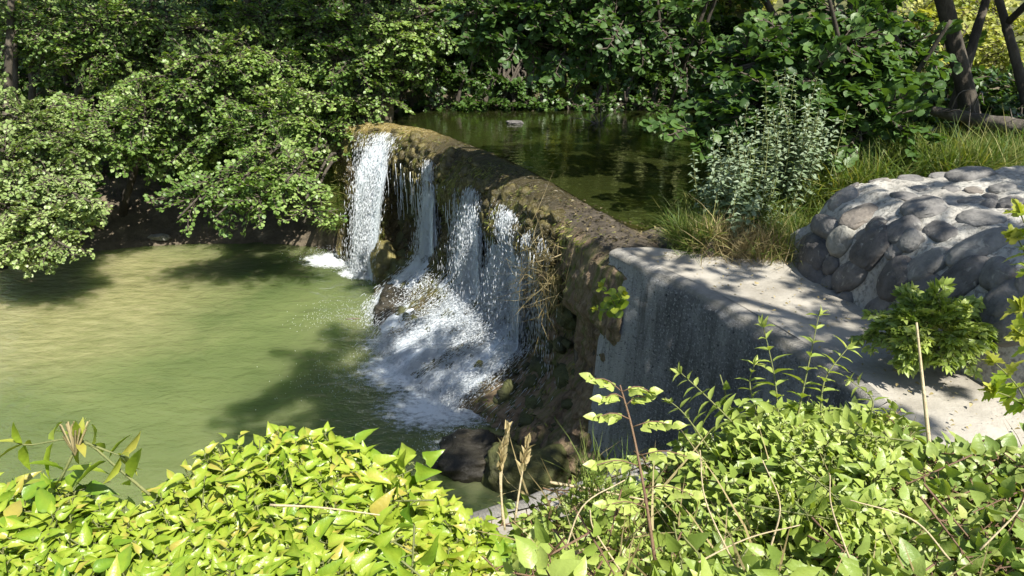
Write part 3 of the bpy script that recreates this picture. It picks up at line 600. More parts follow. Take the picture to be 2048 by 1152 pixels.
# ------------------------------------------------------------ waterfalls
def rbip(): 
    v = np.array([(0, 0, 0), (.45, .5, 0), (.45, -.25, .43), (.45, -.25, -.43), (1, 0, 0)]); 
    return v, [np.array([(0, 2, 1), (0, 3, 2), (0, 1, 3), (4, 1, 2), (4, 2, 3), (4, 3, 1)])]
T_DR = rbip()
def drops(acc, p, d, length, width):
    V = T_DR[0]; N = len(p); x = nz(d); zr = np.broadcast_to([.3, .4, .8], x.shape); z = nz(zr-x*np.sum(x*zr, -1, keepdims=True)); y = np.cross(z, x)
    w_ = V[None, :, 0:1]*x[:, None]*length[:, None, None]+(V[None, :, 1:2]*y[:, None]+V[None, :, 2:3]*z[:, None])*width[:, None, None]+p[:, None]
    off = np.arange(N)*5; acc.add(w_.reshape(-1, 3), [(T_DR[1][0][None]+off[:, None, None]).reshape(-1, 3)])
def fall(label, y0, y1, z0, n, v0=.35, spread=.12, dens=.5, zend=ZL, taper=0.0, shear=0.0, veil=True, wid=.55, group='streams of the waterfall'):
    sA, sB = sorted((float(s_of_y(y0)), float(s_of_y(y1)))); hw = (sB-sA)/2; sm_ = (sA+sB)/2
    def path(ss, z):
        f, nn = face(ss, q_of_z(z)); of = (f-face(ss, q_of_z(-.1+0*z))[0]); of = (of*nn).sum(-1)
        tr = v0*np.sqrt(np.clip(z0-z, 0, 9)/2.6)*1.0+.02+np.where(z0 > -.3, 0, .1)
        ex = np.clip(tr-of, 0, 9); return f+nn*(.04+ex)[..., None], nn
    th = thing('waterfall', label, 'waterfall', (*crest_at(sm_)[:2], ZL), group)
    if veil:
        for lay in range(2):
            A, B = np.meshgrid(np.linspace(-1, 1, 40), np.linspace(0, 1, 90), indexing='ij')
            z = z0+(zend-z0)*B; wd = hw*(1-taper*(1-B))*(1+wid*B)
            ss = sm_+A*wd+shear*B; q, nn = path(ss, z)
            q = q+nn*(.05*fbm(np.stack([ss*4, z*1.2, 0*z+lay*9], -1), 1, 3, 5)[..., None]+.04*lay)
            dn = dens+.18-.55*np.abs(A)**2.2-.5*sm(.3, 0, B)+.12*B
            a = Acc(); a.add(q, [grid(40, 90)], dn.ravel()); build('water_veil', a, M['veil'], th, extra=np.stack([ss+lay*3.3, lay*5+0*z, z+lay*1.7], -1).reshape(-1, 3))
    # droplets
    b = rng.random(n)**.85; z = z0+(zend-z0)*b; A = np.clip(rng.normal(0, .48, n), -1.4, 1.4)
    strand = vn(np.stack([A*5+sm_*3, b*1.5, 0*b], -1), 3); keep = rng.random(n) < np.clip(.55+strand*.9, .08, 1); b, z, A = b[keep], z[keep], A[keep]
    ss = sm_+A*hw*(1-taper*(1-b))*(1+wid*b)+shear*b
    q, nn = path(ss, z); q2, _ = path(ss, z-.05); m = len(q)
    q = q+nn*np.abs(rng.normal(0, spread, m))[:, None]*(.25+.9*b[:, None])+rng.normal(0, .015, (m, 3))
    d = q2-(q-nn*0); d = nz(path(ss, z-.06)[0]-path(ss, z)[0])+rng.normal(0, .05, (m, 3))
    a = Acc(); ln = rng.uniform(.03, .1, m)*(1+rng.random(m)**6*2); drops(a, q, d, ln, rng.uniform(.004, .010, m))
    build('water_drops', a, M['drop'], th); return th
fall('widest and brightest waterfall at the far left end of the weir', 14.4, 13.7, -.06, 17000, .85, .12, .84, shear=.1, wid=.2)
fall('narrow waterfall second from the far end beside the yellow mossy boulder', 12.85, 12.35, -.22, 12000, .3, .12, .8, shear=.15, taper=.4)
fall('thin broken trickle between the second and third waterfalls', 11.75, 11.5, -.45, 1500, .2, .08, .3, veil=False, taper=.5)
fall('third waterfall from the far end fanning out down the dark rock face', 11.55, 10.55, -.32, 18000, .2, .14, .82, shear=.1, wid=.8, taper=.5)
fall('broad near waterfall spilling onto the bulging rock apron', 10.35, 9.3, -.28, 26000, .22, .15, .88, shear=-.1, wid=.8, taper=.35)
fall('thin white strand just right of the broad near waterfall', 9.2, 8.95, -.4, 5000, .2, .08, .6, shear=0)
fall('lacy dripping trickle behind the dry grass near the brown pillar', 9.3, 8.3, -.3, 2600, .08, .05, .3, veil=False)
th = thing('water_trickle', 'fine hanging threads of water between the main streams of the weir', 'trickle', (*crest_at(4.)[:2], ZL)); a = Acc()
for k in range(150):
    s0 = rng.uniform(.9, 7.6); z1 = rng.uniform(-1.4, -.5); z2 = z1-rng.uniform(.15, .7); f1, nn = face(np.array([s0]), q_of_z(np.array([z1]))); t_ = np.linspace(0, 1, 6)[:, None]
    q = f1+nn*(.06+.06*rng.random())+np.array([0, 0, -1.])*(z1-z2)*t_+rng.normal(0, .006, (6, 3)); tube(a, q, rng.uniform(.003, .007), 4)
build('threads', a, M['drop'], th)
# white water sheet sliding down the apron
def apron(label, yA, yB, z0, n, dens):
    sA, sB = sorted((float(s_of_y(yA)), float(s_of_y(yB)))); th = thing('water_cascade', label, 'cascade', (*crest_at((sA+sB)/2)[:2], ZL))
    A, B = np.meshgrid(np.linspace(0, 1, 120), np.linspace(0, 1, 80), indexing='ij'); ss = sA+(sB-sA)*A; z = z0+(ZL-.02-z0)*B
    f, nn = face(ss, q_of_z(z)); q = f+nn*.1+nn*(.10*fbm(np.stack([ss*1.4, z*1.4, 0*z], -1), 1, 5, 91))[..., None]
    dn = dens-.6*np.abs(2*A-1)**3-.35*sm(.3, 0, B)+.05; 
    a = Acc(); a.add(q, [grid(120, 80)], dn.ravel()); build('water_veil', a, M['veil'], th, extra=np.stack([ss*.7, 0*z, z*2.0], -1).reshape(-1, 3))
    b = rng.random(n); A = rng.random(n); ss = sA+(sB-sA)*A; z = z0+(ZL-z0)*b; k = fbm(np.stack([ss*1.6, z*2.4, 0*z], -1), 1, 3, 93) > -.12; ss, z = ss[k], z[k]
    f, nn = face(ss, q_of_z(z)); m = len(f); q = f+nn*(.12+np.abs(rng.normal(0, .09, m)))[:, None]+rng.normal(0, .03, (m, 3))
    a = Acc(); drops(a, q, nn*.7+np.array([0, 0, -.7])+rng.normal(0, .5, (m, 3)), rng.uniform(.02, .06, m), rng.uniform(.007, .015, m)); build('water_drops', a, M['drop'], th)
apron('white foaming cascade over the rock apron below the near waterfalls', 11.3, 8.75, -1.85, 8000, .74)
apron('pale sliding cascade over dark rock at the foot of the second waterfall', 12.9, 11.7, -1.95, 2500, .5)
# foam on the pool
a = Acc(); ex = []
FO = [(P(690, 520, ZL), 1.5, .85, .74), (P(735, 545, ZL), .8, .6, .9), (P(750, 625, ZL), .5, .35, .4), (P(840, 740, ZL), 1.4, 1.1, .8), (P(880, 815, ZL), 1.4, 1.1, .7), (P(790, 690, ZL), 1.0, .8, .6), (P(900, 900, ZL), .7, .6, .5), (P(700, 640, ZL), 1.4, .9, .32), (P(740, 760, ZL), 1.7, 1.1, .4)]
for k, (c, rx, ry, dn) in enumerate(FO):
    A, B = np.meshgrid(np.linspace(-1, 1, 90), np.linspace(-1, 1, 70), indexing='ij'); r = np.hypot(A, B)
    q = np.stack([c[0]+A*rx, c[1]+B*ry, 0*A+ZL+.006+k*.003], -1); q[..., 2] += .03*np.clip(fbm(q, 5, 4, 7)+.2, 0, 1)*np.clip(1-r, 0, 1)
    a.add(q, [grid(90, 70)], (dn*1.15*(1-r**2)-.12*r).ravel()); ex.append(q*np.array([1, 1, 1]))
tag(build('foam', a, M['foam'], extra=np.concatenate([e_.reshape(-1, 3) for e_ in ex])), kind='stuff')
a = Acc()
for c, rx, ry, dn in FO:
    n = int(1100*dn*rx); q = np.column_stack([c[0]+rng.normal(0, .3, n)*rx, c[1]+rng.normal(0, .3, n)*ry, ZL+np.abs(rng.normal(0, .1, n))])
    drops(a, q, rng.normal(size=(n, 3)), rng.uniform(.008, .022, n), rng.uniform(.005, .011, n))
tag(build('spray', a, M['drop']), kind='stuff')
# ------------------------------------------------------------ foliage
def spray_variants(n, nt=7, nl=5, T='leaf'):
    out = []
    for k in range(n):
        P_, D_, N_, S0, S1 = [], [], [], [], []
        ax = lambda t, b: np.array([t, b*t*t, -.28*t*t]); b0 = rng.uniform(-.3, .3)
        for i in range(nt):
            t = (i+1)/(nt+.5); o = ax(t, b0); sg = 1 if i % 2 else -1; L = (1-.55*t)*rng.uniform(.3, .5)
            dr = nz(np.array([.75, sg*rng.uniform(.6, 1.1), rng.uniform(-.25, .15)])); S0.append(ax(i/(nt+.5), b0)); S1.append(o); S0.append(o); S1.append(o+dr*L)
            for j in range(nl):
                f = (j+.6)/nl; pp = o+dr*L*f+np.array([0, 0, -.1*f*f*L]); s2 = 1 if j % 2 else -1
                ld = nz(dr+np.cross([0, 0, 1], dr)*s2*rng.uniform(.5, 1.1)+rng.normal(0, .25, 3))
                P_.append(pp); D_.append(ld); N_.append(nz(np.array([0, 0, 1.])+rng.normal(0, .42, 3)))
        for j in range(3): P_.append(ax(1, b0)); D_.append(nz(np.array([1, (j-1)*.7, -.2]))); N_.append(nz(np.array([0, 0, 1])+rng.normal(0, .3, 3)))
        out.append(tuple(np.array(q) for q in (P_, D_, N_, S0, S1)))
    return out
SPV = spray_variants(10)
def sprays(acc, O, X_, U_, L, T, ls, mi=0, ti=1, twr=.012, keep=1.0, gr=None, twigs=True):
    N = len(O); X_ = nz(X_); U_ = nz(U_-X_*np.sum(X_*U_, -1, keepdims=True)); Y_ = np.cross(U_, X_); vi = rng.integers(0, len(SPV), N)
    base = rng.random(N) if gr is None else gr
    for k, (P_, D_, N_, S0, S1) in enumerate(SPV):
        i = np.where(vi == k)[0]
        if not len(i): continue
        Rm = np.stack([X_[i], Y_[i], U_[i]], 1); Ls = L[i][:, None, None] if np.ndim(L) else L
        pos = np.einsum('lk,nkj->nlj', P_, Rm)*Ls+O[i][:, None]; d = np.einsum('lk,nkj->nlj', D_, Rm); nr_ = np.einsum('lk,nkj->nlj', N_, Rm)
        pos, d, nr_ = (q.reshape(-1, 3) for q in (pos, d, nr_)); rn = np.clip(np.repeat(base[i], len(P_))*.55+rng.random(len(pos))*.45, 0, 1)
        d = nz(d+rng.normal(0, .2, d.shape)); nr_ = nz(nr_+rng.normal(0, .22, d.shape))
        if keep < 1: kk = rng.random(len(pos)) < keep; pos, d, nr_, rn = pos[kk], d[kk], nr_[kk], rn[kk]
        inst(acc, T, pos, d, nr_, ls*rng.uniform(.65, 1.2, len(pos)), rn, mi)
        if twigs: sticks(acc, (np.einsum('lk,nkj->nlj', S0, Rm)*Ls+O[i][:, None]).reshape(-1, 3), (np.einsum('lk,nkj->nlj', S1, Rm)*Ls+O[i][:, None]).reshape(-1, 3), twr, twr*.5, .5, ti)
def lobe(l):
    if l[0] == 'w': return np.array(l[1:4], float), np.array([l[4], l[4], l[5] if len(l) > 5 else l[4]*.75])
    u, v, ru, rv_, s = l[:5]; c = D(u, v, s); return c, np.array([ru*s/FPX, max(ru, rv_)*s/FPX*.8, rv_*s/FPX])
def tree(name, label, cat, trunks, lobes, leaf, T=T_RND, mat='alder', dens=1.0, slen=.62, group=None, base=None, keep=1.0, flat=.55, limb=True, parts=('crown', 'trunk')):
    base = np.array(trunks[0][0][0] if trunks else base, float); th = thing(name, label, cat, base, group)
    tp = []
    for pts, rad in trunks:
        c = curve(pts, 26); rr = np.interp(np.linspace(0, 1, 26), np.linspace(0, 1, len(rad)), rad); rr = rr*.68*(1+.15*np.exp(-np.arange(26)/1.5)); a = Acc(); tube(a, c, rr, 12, rough=.25); build(parts[1], a, M['bark'], th); tp.append(c)
    tp = np.concatenate(tp) if tp else base[None]
    a = Acc()
    for l in lobes:
        c, r = lobe(l); dn = l[-1] if (l[0] == 'w' and len(l) > 6) else 1
        off_ = rng.random()
        n = max(4, int(dens*dn*44*(r[0]*r[2]+r[0]*r[1])/1.2/(slen**1.3)*.62))
        d = rv(n); nt_ = max(1.3, r[2]/.32); d[:, 2] = np.round(d[:, 2]*nt_+off_)/nt_-off_/nt_+rng.normal(0, .1/nt_, n); o = c+d*np.maximum(r-.45*slen, .3*r)*(rng.random(n)**.4)[:, None]
        X_ = nz(d*np.array([1, 1, flat])+rng.normal(0, .3, (n, 3))+np.array([0, 0, -.08])); U_ = np.array([0, 0, 1.])+d*.55+rng.normal(0, .25, (n, 3))+SUN*.35
        sprays(a, o, X_, U_, slen*rng.uniform(.6, 1.15, n), T, leaf, keep=keep, gr=np.clip(.5+.5*vn(o*1.3, 5)+rng.normal(0, .15, n), 0, 1))
        if limb:
            k = np.argmin(np.linalg.norm(tp-(c-np.array([0, 0, .5])), axis=1)); st_ = tp[k]; mid = (st_+c)/2+np.array([0, 0, .15*np.linalg.norm(c-st_)])
            b = Acc(); tube(b, curve([st_, mid, c+(c-mid)*.3], 9), np.linspace(.05, .015, 9), 6); build('branch', b, M['bark'], th)
    build(parts[0], a, [M[mat], M['twig']], th); return th
def G(u, v, s): p_ = D(u, v, s); p_[2] = gz(p_[0], p_[1])-.05; return p_
def trunk(u0, v0, u1, v1, s0, s1, r0=.12, r1=.08, up=3.5, bend=0.0):
    a_ = D(u0, v0, s0); b_ = D(u1, v1, s1); base = a_.copy(); g = gz(a_[0], a_[1]); base = a_+(a_-b_)*max(0, (a_[2]-g)/max(b_[2]-a_[2], .2)); base[2] = g-.1
    d = (b_-a_)/max(b_[2]-a_[2], .3); return ([base, a_, (a_+b_)/2+np.array([bend, 0, 0]), b_, b_+d*up*.5+np.array([-bend, 0, 0]), b_+d*up*.9], [r0*1.1, r0, (r0+r1)/2, r1, r1*.6, r1*.35])
GL = 'alders leaning over the pool on the left bank'
tree('alder_tree', 'alder at the far left edge hanging low over the pool, pale sunlit foliage', 'tree', [trunk(10, 330, 20, 60, 14.5, 14.3, .13, .1)],
     [(30,235,95,45,13),(110,265,60,40,12.9),(20,330,90,60,12.6),(100,350,70,50,12.6),(20,420,80,60,12.5),(100,420,70,45,12.4),(150,390,40,30,12.3),(60,475,60,35,12.4),(115,485,35,30,12.2),(130,300,45,30,12.8),(20,480,50,40,12.6),
      ('w',-9.6,13,3.6,1.2,.9,.5),('w',-10.8,12,1,1.2,1,.5)], .066, T_RND, 'alder_sunlit', 1.5, .5, GL)
tree('alder_tree', 'alder with slim bare trunks showing at the upper left corner', 'tree', [trunk(65, 190, 60, 20, 16, 16, .1, .08), trunk(155, 230, 160, 60, 15.5, 15.3, .11, .08), trunk(32, 190, 28, 20, 16.5, 16.3, .08, .06)],
     [(100,40,110,45,15),(220,50,90,55,14.6),(30,20,70,40,15),(200,110,80,40,14.8),(310,30,80,50,14.8),(260,150,60,40,14.8),(90,110,50,30,15.3),(180,200,60,35,14.6),('w',-8,15,4.2,1.5,1.1,.6),('w',-6,15.5,4.6,1.4,1.1,.6)], .07, T_RND, 'alder', 1.5, .6, GL)
tree('alder_tree', 'alder with two sunlit boughs reaching out over the dark mud bank', 'tree', [trunk(250, 400, 300, 100, 16.3, 15.4, .13, .09, bend=.2)],
     [(220,250,80,45,13.8),(180,290,60,30,13.6),(290,220,80,50,14),(370,160,90,50,14),(440,120,90,50,14),(500,100,60,40,14.2),(400,60,110,45,14.8),(460,190,90,50,14.2),(290,300,50,25,14.4),(370,280,80,50,14.6),(370,300,40,25,14.8),
      ('w',-5.2,14.6,4,1.5,1.1,.6),('w',-3.8,15.4,5,1.4,1.1,.6)], .07, T_RND, 'alder', 1.45, .58, GL)
tree('alder_tree', 'alder whose low bright bough dips beside the brightest waterfall', 'tree', [trunk(700, 330, 560, 120, 15.8, 15.2, .14, .1, bend=-.15)],
     [(400,395,50,25,12.8),(440,365,60,35,12.9),(500,345,60,40,13),(530,390,60,35,12.9),(470,400,45,25,12.8),(590,345,45,35,13),(625,375,16,25,13),(622,415,8,14,13),(540,310,70,40,13.4),(560,240,80,50,13.9),(480,260,80,45,14.1),(600,180,80,50,14.2),(640,260,50,40,14.3),(560,130,90,50,14.4),(540,40,100,50,14.8),
      ('w',-3,14.4,4,1.3,1,.5)], .072, T_RND, 'alder', 1.45, .55, GL)
tree('alder_tree', 'tall alder standing at the left end of the weir above the falls', 'tree', [([P(775, 232, .1)+[-.5, .6, -.3], P(760, 225, .2)+[-.2, .5, .0], D(745, 150, 15.6), D(730, 60, 15.6), D(740, -60, 15.6), D(760, -200, 15.6)], [.2, .17, .13, .11, .09, .05])],
     [(640,50,80,55,14.4),(720,40,80,60,14.2),(790,70,70,60,14.3),(700,120,80,50,14.3),(780,140,50,45,14.6),(680,200,60,50,14.6),(700,240,30,30,14.8),(765,190,35,22,14.6),(740,225,25,15,14.7),(850,30,60,50,14.8),(650,260,45,45,14.6),(840,110,45,40,15.4),
      ('w',-2.2,14.6,3.8,1.3,1,.5),('w',-3.2,14.2,4.8,1.3,1,.5)], .072, T_RND, 'alder', 1.45, .55, GL)
# shrubs under the left trees
for i, (u, v, s, r, lb) in enumerate([(60, 400, 15.5, 1.1, 'dark shrub in the shade under the far left alder'), (440, 330, 17.5, 1.3, 'dark leafy shrub in the shade behind the mud bank'), (620, 350, 16.8, 1.1, 'dark shrub on the steep bank left of the falls'), (300, 350, 17.8, 1.4, 'shadowed shrub deep under the second alder'), (560, 180, 18.5, 1.7, 'tall shaded bush behind the boughs in the left centre'), (120, 250, 18.5, 1.7, 'tall shaded bush behind the slim trunks')]):
    g = G(u, v, s); top_ = D(u, v, s)[2]; tree('shrub', lb, 'shrub', [([g, g+[.05, 0, .4], g+[0, 0, max(.6, top_-g[2])]], [.05, .04, .02])], [('w', g[0], g[1], max(top_, g[2]+.4), r*.8, r*.5, 1), ('w', g[0]+.3, g[1]+.3, (g[2]+top_)/2+.3, r*.7, r*.4, .8)], .12, T_FAR if v < 300 else T_RND, 'alder_shaded', .75, .7, 'shrubs in the shade of the left bank', parts=('foliage', 'stem'))
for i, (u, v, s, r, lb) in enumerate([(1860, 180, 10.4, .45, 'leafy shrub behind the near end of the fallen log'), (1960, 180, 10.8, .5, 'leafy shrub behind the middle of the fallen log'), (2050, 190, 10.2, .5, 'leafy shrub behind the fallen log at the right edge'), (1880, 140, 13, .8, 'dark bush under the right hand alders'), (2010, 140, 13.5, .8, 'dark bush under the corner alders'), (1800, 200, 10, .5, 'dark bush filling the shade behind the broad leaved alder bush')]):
    g = G(u, v, s); tree('shrub', lb, 'shrub', [([g, g+[.03, 0, .2], g+[0, 0, .5]], [.04, .03, .02])], [('w', g[0], g[1], g[2]+.35, r, r*.7, 1.2)], .1, T_RND, 'alder_shaded', 1.1, .45, 'shrubs behind the fallen log', parts=('foliage', 'stem'))
# far bank
GF = 'trees on the far bank of the pond'
FT = [('dense dark tree on the far bank above the weir crest', 880, 19, [(870,90,90,70,17.6),(930,130,80,50,17.6),(840,160,50,40,17.2),(960,40,90,50,18.2)], 'alder_shaded'),
      ('ivy clad leaning tree with a thick ragged trunk on the far pond bank', 1020, 17.3, [(1010,50,90,50,17),(1080,90,70,50,17.2),(960,170,50,30,17.1)], 'alder_shaded'),
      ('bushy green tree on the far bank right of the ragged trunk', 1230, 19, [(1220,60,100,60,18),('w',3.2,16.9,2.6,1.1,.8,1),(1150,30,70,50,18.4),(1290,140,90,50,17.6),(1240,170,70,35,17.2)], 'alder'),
      ('dark spreading tree over the far right of the pond', 1370, 18.5, [(1360,110,90,60,17.2),(1420,60,100,60,17.6),(1440,150,80,50,17),(1350,180,70,25,17),(1500,90,80,60,17.4),(1540,170,80,50,17)], 'alder_shaded'),
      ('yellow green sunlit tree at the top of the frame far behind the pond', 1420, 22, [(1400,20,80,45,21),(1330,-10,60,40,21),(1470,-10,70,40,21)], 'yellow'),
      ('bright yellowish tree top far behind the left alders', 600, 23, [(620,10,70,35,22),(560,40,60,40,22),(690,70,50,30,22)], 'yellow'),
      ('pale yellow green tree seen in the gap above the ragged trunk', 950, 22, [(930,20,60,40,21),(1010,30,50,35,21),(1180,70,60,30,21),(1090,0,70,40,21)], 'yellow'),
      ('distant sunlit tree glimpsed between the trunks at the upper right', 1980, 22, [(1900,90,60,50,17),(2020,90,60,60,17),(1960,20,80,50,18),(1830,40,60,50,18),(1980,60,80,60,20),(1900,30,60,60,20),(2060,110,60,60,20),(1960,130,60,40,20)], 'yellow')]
FT += [('tall sunlit alder rising above the far end of the pond', 1290, 18.6, [('w',4,17.2,3.5,1.2,1.1,1.5),('w',3,17,2.9,1.1,.9,1.3),('w',5,17.4,5.5,1.3,1.1,1.2),('w',3.2,17.6,5.5,1.3,1.1,1.2),('w',2.6,17.6,3.6,1.3,1.1,1),('w',3.8,17.8,4.6,1.3,1.1,.8),('w',2.0,18.2,5,1.3,1.1,.7)], 'alder_sunlit'),
       ('tall yellow green alder rising above the far right of the pond', 1420, 18.4, [('w',5.2,17.0,3.4,1.3,1.1,1),('w',6.4,16.8,4.4,1.4,1.2,.8),('w',5,17.6,5.2,1.3,1.1,.7)], 'alder_sunlit')]
FT += [('tall sunlit alder above the middle of the pond', 1200, 21, [('w',1.2,19.5,6,1.8,1.5,.6),('w',3,19,7.2,2,1.6,.6),('w',2,20,4.4,1.6,1.2,.6)], 'alder_sunlit'),
       ('tall sunlit alder behind the right end of the pond', 1450, 21, [('w',6,18.5,6.6,2,1.6,.6),('w',8,18,5,1.8,1.6,.6),('w',4.6,19.6,8.4,2,1.6,.5)], 'alder_sunlit')]
for lb, u, s, lo, mt in FT:
    g = G(u, 120, s); lo = list(lo)
    if mt != 'yellow': lo += [('w', g[0]-.4, g[1]-.6, 3.6, 1.7, 1.2, .45), ('w', g[0]+.5, g[1]-.2, 5.4, 1.6, 1.2, .4)]
    tree('bank_tree', lb, 'tree', [([g, g+[-.15, 0, 1.2], g+[.1, -.2, 2.6], g+[0, -.3, 4.5]], [.26 if 'ragged' in lb else .13, .18 if 'ragged' in lb else .11, .1, .05])], lo, .13, T_RND if mt != 'yellow' else T_FAR, mt, .95, .75, GF, limb=mt != 'yellow')
for k in range(9):
    u = 20+k*110; s = 17+rng.random(); g = G(u, 150, s)
    tree('bank_tree', 'leafy tree filling the shade behind the left bank alders', 'tree', [([g, g+[0, 0, 1.5], g+[.1, 0, 3]], [.1, .08, .05])], [(u, 10, 90, 40, s), (u+50, 50, 70, 30, s+.3), (u-30, 90, 60, 30, s+.4), ('w', g[0], g[1], g[2]+3.4, 1.3, 1, .4)], .085, T_RND, 'alder_shaded', .8, .6, 'trees behind the left bank alders', limb=False)
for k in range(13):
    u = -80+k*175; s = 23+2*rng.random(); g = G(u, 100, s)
    tree('bank_tree', 'sunlit yellow green tree on the slope far behind the river trees', 'tree', [([g, g+[0, 0, 1.5], g+[.1, 0, 3]], [.12, .1, .05])], [(u, 20, 90, 50, s), (u+60, 60, 80, 40, s+.5), (u-50, 80, 70, 40, s), (u, 120, 90, 40, s+.5), ('w', g[0], g[1], g[2]+3.2, 1.6, 1.3, .6), (u, -10, 120, 40, s-1), (u+80, 10, 90, 40, s-2)], .14, T_FAR, 'alder_sunlit' if k % 3 else 'yellow', .9, .8, 'trees on the far slope', limb=False)
for i, (u, v, s, r, mt, lb) in enumerate([(1140, 160, 17, .55, 'yellow', 'sunlit yellow green bush at the waterline on the far pond bank'), (1190, 175, 17.2, .5, 'yellow', 'second pale sunlit bush beside the yellow one on the far bank'), (870, 165, 17.3, .6, 'alder_shaded', 'dark low bush on the far bank just above the crest end'), (950, 180, 17.3, .5, 'alder_shaded', 'small dim bush left of the ragged trunk'), (1070, 185, 17.2, .4, 'alder_shaded', 'small dark bush right of the ragged trunk'), (1280, 185, 17.1, .6, 'alder_shaded', 'low dark bush overhanging the pond beyond the twig'), (1360, 190, 17, .6, 'alder_shaded', 'low dark bush at the right end of the far bank')]+[(800+k*56, 209, 16.25, .27, 'alder_shaded', 'low dark leafy clump hanging over the far waterline') for k in range(12)]):
    g = G(u, v, s); tz = D(u, v, s)[2]; tree('shrub', lb, 'shrub', [([g, g+[.03, 0, .2], g+[0, 0, .5]], [.04, .03, .02])], [('w', g[0], g[1], max(tz, g[2]+.25), r, r*.7, 1.2), ('w', g[0]+.2, g[1]+.2, max(tz, g[2]+.5)+.3, r*.8, r*.7, 1)], .1, T_RND, mt, 1.2, .45, 'shrubs on the far bank of the pond', parts=('foliage', 'stem'))
# right hand trees with bare trunks
GR = 'alders standing on the right bank'
RT = [('leaning slim alder trunk rising from the pond edge', (1580, 90, 1525, -10, 12.5, 12.3, .1, .08), [(1450,-60,120,60,11.5),('w',3.2,11,4.2,1.5,1,.35)]),
      ('alder behind the big leafed bush with a dark curved trunk', (1600, 90, 1570, -10, 13, 12.8, .11, .09), [('w',4.4,11.5,4.6,1.6,1.1,.35)]),
      ('alder with a grey trunk above the middle of the big leafed bush', (1690, 110, 1710, -10, 11.5, 11.4, .11, .09), [('w',5.2,10,4.2,1.5,1,.35),(1700,20,60,40,12.5)]),
      ('pale trunked alder right of the big leafed bush', (1775, 110, 1785, -10, 11.5, 11.4, .12, .1), [('w',6.3,9.8,4.4,1.6,1,.35),(1830,60,50,50,12.5)]),
      ('alder with a trunk leaning right at the upper right', (1930, 140, 1975, -10, 11, 11, .105, .085), [('w',7.4,9,4.4,1.6,1,.35),(1900,130,60,40,12)]),
      ('alder with a trunk leaning left at the upper right corner', (2040, 150, 1995, -10, 10.5, 10.6, .1, .08), [('w',8.2,8.4,4.2,1.6,1,.35),(2040,170,60,40,11.5)])]
for lb, tk, lo in RT: tree('alder_tree', lb, 'tree', [trunk(*tk, up=4)], lo, .12, T_RND, 'alder_shaded', .8, .7, GR)
# shade tree standing right of the camera
tree('alder_tree', 'tall alder just right of the slab casting dappled shade on it', 'tree', [([np.array([6.2, 1.2, -.1]), np.array([6, 1.3, 2]), np.array([5.6, 1.4, 4.5]), np.array([5.2, 1.5, 7.5])], [.22, .18, .14, .08])],
     [('w',4.4,1.6,7,1.5,.9,.13),('w',5.8,2.4,6.4,1.5,.9,.1),('w',5.0,.6,8,1.5,1,.13),('w',3.8,1.2,8.2,1.2,.8,.4),('w',7.2,2,6.8,1.6,1,.2),('w',8.2,3.6,6.2,1.5,.9,.2),('w',3.2,2.3,8.4,1.1,.7,.4),('w',2.8,2.9,7.5,1.3,.8,.6),('w',1.9,2.3,7.6,1.2,.7,.6),('w',2.2,3.6,7.8,1.2,.7,.5)], .14, T_FAR, 'alder', .8, .8, None)
# broad-leaved alder bush over the pond edge
g = np.array([4.2, 9.2, gz(4.2, 9.2)])
tree('alder_bush', 'broad leaved alder bush leaning over the pond behind the grey mint', 'bush', [([g, g+[-.2, -.2, .8], g+[-.6, -.6, 1.6], g+[-1, -.8, 2.4]], [.06, .05, .04, .02]), ([g, g+[.3, -.2, .9], g+[.6, -.5, 1.9]], [.06, .05, .03])],
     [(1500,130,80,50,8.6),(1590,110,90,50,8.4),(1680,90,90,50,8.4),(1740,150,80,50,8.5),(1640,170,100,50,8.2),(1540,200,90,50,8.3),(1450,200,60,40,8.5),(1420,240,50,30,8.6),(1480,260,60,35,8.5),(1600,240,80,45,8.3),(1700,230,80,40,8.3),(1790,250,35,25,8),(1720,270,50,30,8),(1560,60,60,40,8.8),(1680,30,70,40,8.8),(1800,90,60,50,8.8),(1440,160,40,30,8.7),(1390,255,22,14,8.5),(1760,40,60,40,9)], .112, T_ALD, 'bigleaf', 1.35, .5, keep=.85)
# shaded alder boughs hanging into the top centre
tree('alder_tree', 'shaded alder boughs with broad leaves hanging from the top centre', 'tree', [([np.array([6.6, 10.6, .4]), np.array([5, 10.4, 3.2]), np.array([2.5, 10, 4.4]), np.array([.5, 9.8, 4.2])], [.18, .14, .09, .03])],
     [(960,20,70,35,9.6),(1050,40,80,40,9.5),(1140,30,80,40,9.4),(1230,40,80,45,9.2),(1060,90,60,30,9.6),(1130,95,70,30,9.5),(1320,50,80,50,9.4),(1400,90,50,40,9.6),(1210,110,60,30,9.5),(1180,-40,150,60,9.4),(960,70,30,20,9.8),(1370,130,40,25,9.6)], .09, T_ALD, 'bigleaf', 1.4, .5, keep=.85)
# ------------------------------------------------------------ grass
def blade(b, wd=.014): 
    t = np.linspace(0, 1, 5); x = b*t**2*.9; z = t*(1-.35*b*t); w_ = wd*(1-t**1.5)
    v = np.concatenate([np.stack([z, w_, -x], -1), np.stack([z, -w_, -x], -1)]); f = np.stack([np.arange(4), np.arange(1, 5), np.arange(6, 10), np.arange(5, 9)], -1); return v, [f]
BL = [blade(b) for b in (.15, .5, .9, 1.3)]
BT = [blade(b, .006) for b in (.15, .6, 1.1, 1.6)]
def grass_pts(acc, pos, hgt, lean=.35, BL=BL, mi=0, dirb=None):
    k = rng.integers(0, 4, len(pos))
    for i in range(4):
        q = pos[k == i]; 
        if not len(q): continue
        d = np.array([0, 0, 1.])+rng.normal(0, lean, (len(q), 3))
        if dirb is not None: d = d+dirb
        h_ = rng.normal(size=(len(q), 3)); h_[:, 2] = 0; inst(acc, BL[i], q, d, h_, hgt*rng.uniform(.5, 1.15, len(q)), None, mi)
